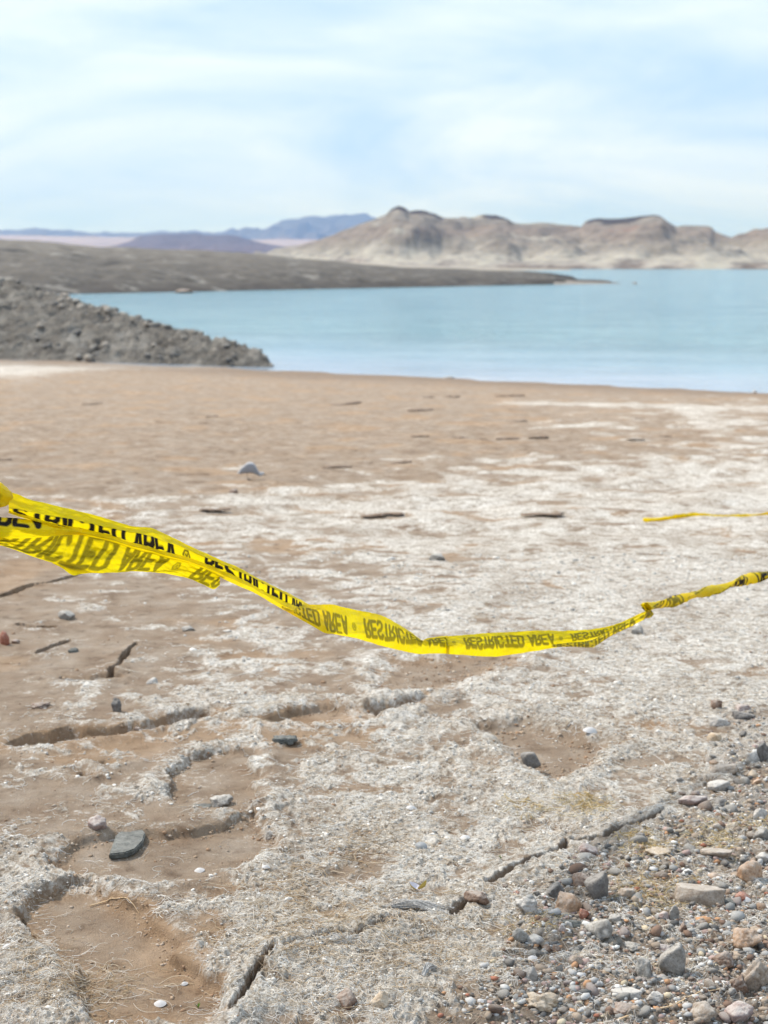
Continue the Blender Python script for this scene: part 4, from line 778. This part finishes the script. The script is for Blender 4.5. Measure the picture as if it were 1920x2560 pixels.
def dd_(x): return float(np.interp(x, [-60, 0, 300, 600, 716, 840, 1055, 1240], [2.9, 2.95, 3.08, 3.35, 3.5, 3.72, 4.1, 4.4]))
def Sx(cx, ys, offs, s=1): x = cx * .3858; return [(x, 1180 + y * .3858, dd_(x) + o) for y, o in zip(ys, offs)]
def Sy(cx, ys, offs): x = 500 + cx * .3858; return [(x, 1400 + y * .3858, dd_(x) + o) for y, o in zip(ys, offs)]
O1 = (.0, -.012, -.004, -.016, .004)
run1 = [Sx(55, (128, 235, 256, 262, 266), O1), Sx(120, (148, 245, 268, 282, 292), O1), Sx(200, (180, 262, 290, 303, 315), O1), Sx(350, (215, 288, 330, 350, 365), O1), Sx(530, (258, 322, 365, 392, 410), O1), Sx(700, (305, 362, 405, 430, 448), O1),
        Sx(850, (350, 388, 452, 476, 495), O1), Sx(960, (358, 415, 480, 504, 525), O1), Sx(1000, (368, 425, 493, 512, 533), O1), Sx(1090, (410, 460, 520, 542, 560), O1), Sx(1200, (465, 495, 548, 568, 585), O1), Sx(1320, (520, 550, 590, 610, 625), O1),
        Sx(1450, (580, 600, 640, 668, 695), O1), Sx(1560, (625, 650, 690, 718, 745), O1), Sy(350, (105, 118, 165, 190, 212), O1), Sy(500, (180, 195, 245, 275, 300), O1), Sy(600, (228, 245, 290, 325, 355), O1), Sy(700, (284, 300, 330, 375, 412), (.03, .025, .025, .03, .03)), Sy(800, (330, 350, 380, 430, 468), (.05, .05, .05, .05, .05))]
r1 = ribbon('tape_run', run1, {0: -.3, .97: .1, 1.0: .66, 1.98: .47, 2.04: .1, 4: -.3}, 900, 14, u0=.06, parent=tape, seed=3)
O2 = (.012, 0, -.010, .0)
run2 = [Sy(530, (275, 285, 300, 312), O2), Sy(600, (286, 304, 328, 356), O2), Sy(700, (288, 330, 380, 412), O2), Sy(800, (289, 355, 425, 468), O2), Sy(870, (292, 378, 460, 482), O2), Sy(1000, (322, 398, 475, 505), O2), Sy(1150, (350, 418, 492, 548), O2), Sy(1250, (395, 445, 502, 575), O2), Sy(1350, (455, 480, 512, 598), O2),
        Sy(1410, (500, 508, 518, 608), O2), Sy(1440, (519, 522, 526, 610), O2), Sy(1470, (508, 518, 529, 608), O2), Sy(1520, (500, 513, 532, 606), O2), Sy(1600, (490, 508, 537, 607), O2)]
def Sz(cx, ys, fo): x = 1040 + cx * .5304; dbase = float(np.interp(x, [1124, 1240, 1400, 1600], [4.2, 4.4, 4.62, 4.95])); return [(x, 1240 + y * .5304, dbase + o) for y, o in zip(ys, fo)]
run2 += [Sz(160, (660, 680, 705, 745), O2), Sz(350, (645, 672, 700, 757), O2), Sz(450, (640, 668, 698, 748), O2), Sz(600, (633, 662, 692, 725), O2), Sz(700, (635, 658, 684, 706), O2), Sz(830, (628, 645, 662, 678), O2), Sz(930, (608, 620, 632, 648), O2), Sz(1000, (580, 592, 606, 620), O2), Sz(1075, (545, 556, 566, 576), O2)]
r2 = ribbon('tape_run', run2, {0: -.1, .6: .12, 2: .75, 3: 1.05}, 1100, 10, u0=.13, rev=1, parent=tape, seed=13, shear=.25)
r3 = ribbon('tape_fold', [Sz(640, (700, 706, 712), (-.02, -.03, -.02)), Sz(740, (690, 702, 711), (-.02, -.035, -.02)), Sz(815, (682, 700, 714), (-.02, -.04, -.02)), Sz(845, (672, 690, 708), (-.02, -.04, -.02)), Sz(920, (630, 645, 660), (-.02, -.035, -.02)), Sz(1000, (588, 603, 622), (-.02, -.035, -.02)), Sz(1080, (545, 560, 580), (-.02, -.035, -.02))], (.2, .5, .8), 200, 8, rev=1, flipv=True, parent=tape, seed=23)
# left: front fold and the see-through tail
oc = (-.006, -.022, -.012)
ribbon('tape_fold', [Sx(-160, (270, 340, 400), oc), Sx(-40, (288, 350, 420), oc), Sx(60, (296, 360, 430), oc), Sx(150, (302, 365, 430), oc), Sx(250, (318, 370, 424), oc), Sx(350, (335, 375, 415), oc), Sx(450, (358, 382, 408), oc), Sx(560, (385, 398, 410), (.004, .002, .004))], (.45, .1, -.45), 260, 10, u0=.30, flipv=True, parent=tape, seed=33)
od = (.006, .012, .010, .014)
tail = [Sx(-160, (370, 395, 415, 430), od), Sx(-20, (395, 420, 445, 468), od), Sx(100, (418, 445, 475, 506), od), Sx(200, (415, 460, 500, 545), od), Sx(300, (400, 460, 520, 576), od), Sx(400, (385, 465, 540, 612), od), Sx(480, (378, 465, 560, 640), od), Sx(560, (380, 475, 570, 652), od), Sx(700, (415, 500, 580, 655), od), Sx(800, (445, 520, 590, 650), od), Sx(900, (480, 540, 596, 646), od), Sx(1050, (520, 565, 610, 656), od), Sx(1200, (565, 605, 645, 684), od), Sx(1300, (600, 640, 680, 722), od), Sx(1380, (622, 665, 712, 760), od), Sx(1425, (632, 664, 700, 735), od)]
ribbon('tape_tail', tail, (.14, .36, .60, .92), 620, 12, u0=-.012, rev=1, shear=-.75, parent=tape, seed=43, wr=.003)
ribbon('tape_corner', [Sx(340, (560, 580, 592), (.02, .02, .02)), Sx(400, (560, 595, 622), (.02, .022, .02)), Sx(470, (570, 620, 668), (.02, .024, .02)), Sx(530, (600, 632, 660), (.02, .022, .02)), Sx(620, (630, 640, 652), (.02, .02, .02))], (-.35, -.4, -.5), 60, 8, parent=tape, seed=53)
# knot round the stake at the left edge
kn = []
V, Fc = ico(4); kc = at(-8, 1240, 2.93); Q = V * (1 + .10 * fbm(V[:, 0] * 2.4 + 5, V[:, 2] * 2.4, 3, 9) + .09 * np.abs(np.sin(V[:, 2] * 3 + V[:, 0] * 5)))[:, None] * np.array([.046, .026, .027]) + kc - np.array([.022, 0, 0])
link('knot', mesh_np('knot', Q, Fc, True, {'ink': ('FLOAT', np.minimum(.05, line_d([np.array([.26, -.8]), np.array([.38, .1]), np.array([.30, .35])], V[:, 0] * .6, V[:, 2], [.03, .04, .02]) * .03)), 'rev': ('FLOAT', np.zeros(len(V)))}), tp.m, tape)
def twisted(name, pts, wid, thk, turns, nu, parent, seed, u0=0):
    P = cat_rom(pts, nu); T = np.gradient(P, axis=0); T /= np.linalg.norm(T, axis=1)[:, None]; A = np.cross(T, [0, 0, 1.]); A /= np.linalg.norm(A, axis=1)[:, None]; B = np.cross(A, T)
    L = np.concatenate([[0], np.cumsum(np.linalg.norm(np.diff(P, axis=0), axis=1))]); k = 22; a = np.linspace(0, 2 * pi, k, endpoint=False); th = turns * 2 * pi * L / L[-1] + .7 * fbm(L * 5, L * 0 + seed, 2, seed)
    Wd = wid / 2 * (1 + .25 * vnoise(L * 9, L * 0 + .5, seed)); Tk = thk / 2 * (1 + .3 * vnoise(L * 13, L * 0 + .7, seed + 1)); U, Aa = np.meshgrid(L, a, indexing='ij')
    cx = Wd[:, None] * np.cos(Aa); cy = Tk[:, None] * np.sin(Aa) * (1 + .3 * np.cos(2 * Aa + 3)); wr = .16 * fbm(U * 30, Aa * 1.5, 3, seed + 5); cx = cx * (1 + wr); cy = cy * (1 + wr)
    x = cx * np.cos(th)[:, None] - cy * np.sin(th)[:, None]; y = cx * np.sin(th)[:, None] + cy * np.cos(th)[:, None]
    G = P[:, None] + x[..., None] * A[:, None] + y[..., None] * B[:, None]; G[..., 2] = np.maximum(G[..., 2], lut(H2, G[..., 0], G[..., 1]) + .001)
    sd_ = text_sdf(U + u0, .052 + .04 * np.sin(Aa) * np.ones_like(U)) + (.0 if parent else .0045); side = (np.sin(Aa + L[:, None] * 5) > .2) * 1.
    return link(name, mesh_np(name, G, grid_faces(nu, k, True), True, {'ink': ('FLOAT', np.where(sd_ < .05, sd_, .05)), 'rev': ('FLOAT', side)}), tp.m, parent)
def gp(px, py, h): x, y, z, d = ground(px, py); return (x, y, z + h)
def q3(cx, cy): return 1040 + cx * .5304, 1240 + cy * .5304
def atg(cx, cy, h):
    px, py = q3(cx, cy); d = gxy([px], [py])[1][0]; p = at(px, py, float(np.interp(px, [1600, 1620, 1920, 2100], [4.92, 4.96, 5.7, 6.2])) + (h - .02) * 3 if cy > 200 else d - h * 4.5); return tuple(p)
twisted('kink', [atg(1060, 566, .02), atg(1098, 552, .03), atg(1092, 538, .035), atg(1074, 520, .035), atg(1085, 514, .03), atg(1110, 524, .02)], .024, .012, .7, 90, tape, 4)
twisted('tape_twist', [atg(1085, 522, .02), atg(1150, 510, .02), atg(1200, 500, .02), atg(1280, 474, .02), atg(1350, 455, .025), atg(1430, 435, .03), atg(1500, 410, .025), atg(1580, 388, .03), atg(1660, 370, .02), atg(1800, 335, .02), atg(2000, 300, .02)], .036, .018, 2.6, 700, tape, 8, .2)
for ch in tape.children: ch.matrix_parent_inverse = MP
pF = []
ft = twisted('distant_tape', [atg(1080, 113, .01), atg(1180, 108, .01), atg(1250, 103, .02), atg(1400, 100, .015), atg(1520, 97, .01), atg(1659, 92, .02), atg(1850, 86, .01), atg(2100, 80, .01)], .052, .02, 1.2, 500, None, 18, .1)
tag(ft, 'thin distant yellow barrier tape lying on the crust at the right edge', 'barrier tape')
# stake that holds the tape, just past the left edge of the picture
stk = MT('orange_plastic').col((.75, .16, .03)).rough(.5).m
sx0, sy0, sz0 = kc[0] - .045, kc[1] + .01, float(lut(H2, np.array([kc[0] - .045]), np.array([kc[1]]))[0])
Pq = np.array([(sx0, sy0, sz0 - .02), (sx0, sy0, sz0 + .5), (sx0, sy0, kc[2] + .06), (sx0, sy0, kc[2] + .07)]); a = np.linspace(0, 2 * pi, 20, endpoint=False)
lean = np.array([-.22, .0, 0]); Pq[0] += lean; Pq[1] += lean * .45
V = np.array([[(p_[0] + r_ * cos(t_), p_[1] + r_ * sin(t_), p_[2]) for t_ in a] for p_, r_ in zip(Pq, (.02, .019, .018, .001))])
root = bpy.data.objects.new('marker_post', None); COL.objects.link(root); link('post', mesh_np('post', V, grid_faces(4, 20, True)), stk, root)
V = np.array([[(sx0 + r_ * cos(t_), sy0 + r_ * sin(t_), z_) for t_ in a] for r_, z_ in ((.021, kc[2] + .02), (.021, kc[2] + .05), (.019, kc[2] + .055))]); link('cap', mesh_np('cap', V, grid_faces(3, 20, True)), MT('rubber').col((.03, .03, .03)).m, root)
tag(root, 'orange marker post the near tape is tied to, at the left edge', 'post')

# ------------------------------------------------------------------ air
hz_ = bpy.data.materials.new('haze_air'); hz_.use_nodes = True; nn = hz_.node_tree.nodes; nn.clear(); ou = nn.new('ShaderNodeOutputMaterial'); pv = nn.new('ShaderNodeVolumePrincipled')
pv.inputs['Color'].default_value = (.30, .50, 1, 1); pv.inputs['Absorption Color'].default_value = (1, 1, 1, 1); pv.inputs['Density'].default_value = .00011; pv.inputs['Anisotropy'].default_value = .2; hz_.node_tree.links.new(pv.outputs[0], ou.inputs['Volume'])
b = [(x, y, z) for z in (WZ - 6, 420) for x, y in ((-13500, -1500), (13500, -1500), (13500, 14500), (-13500, 14500))]
me = mesh_np('haze', b, [(0, 3, 2, 1), (4, 5, 6, 7), (0, 1, 5, 4), (1, 2, 6, 5), (2, 3, 7, 6), (3, 0, 4, 7)], False)
tag(link('haze', me, hz_), kind='stuff')
S.cycles.volume_bounces = 0
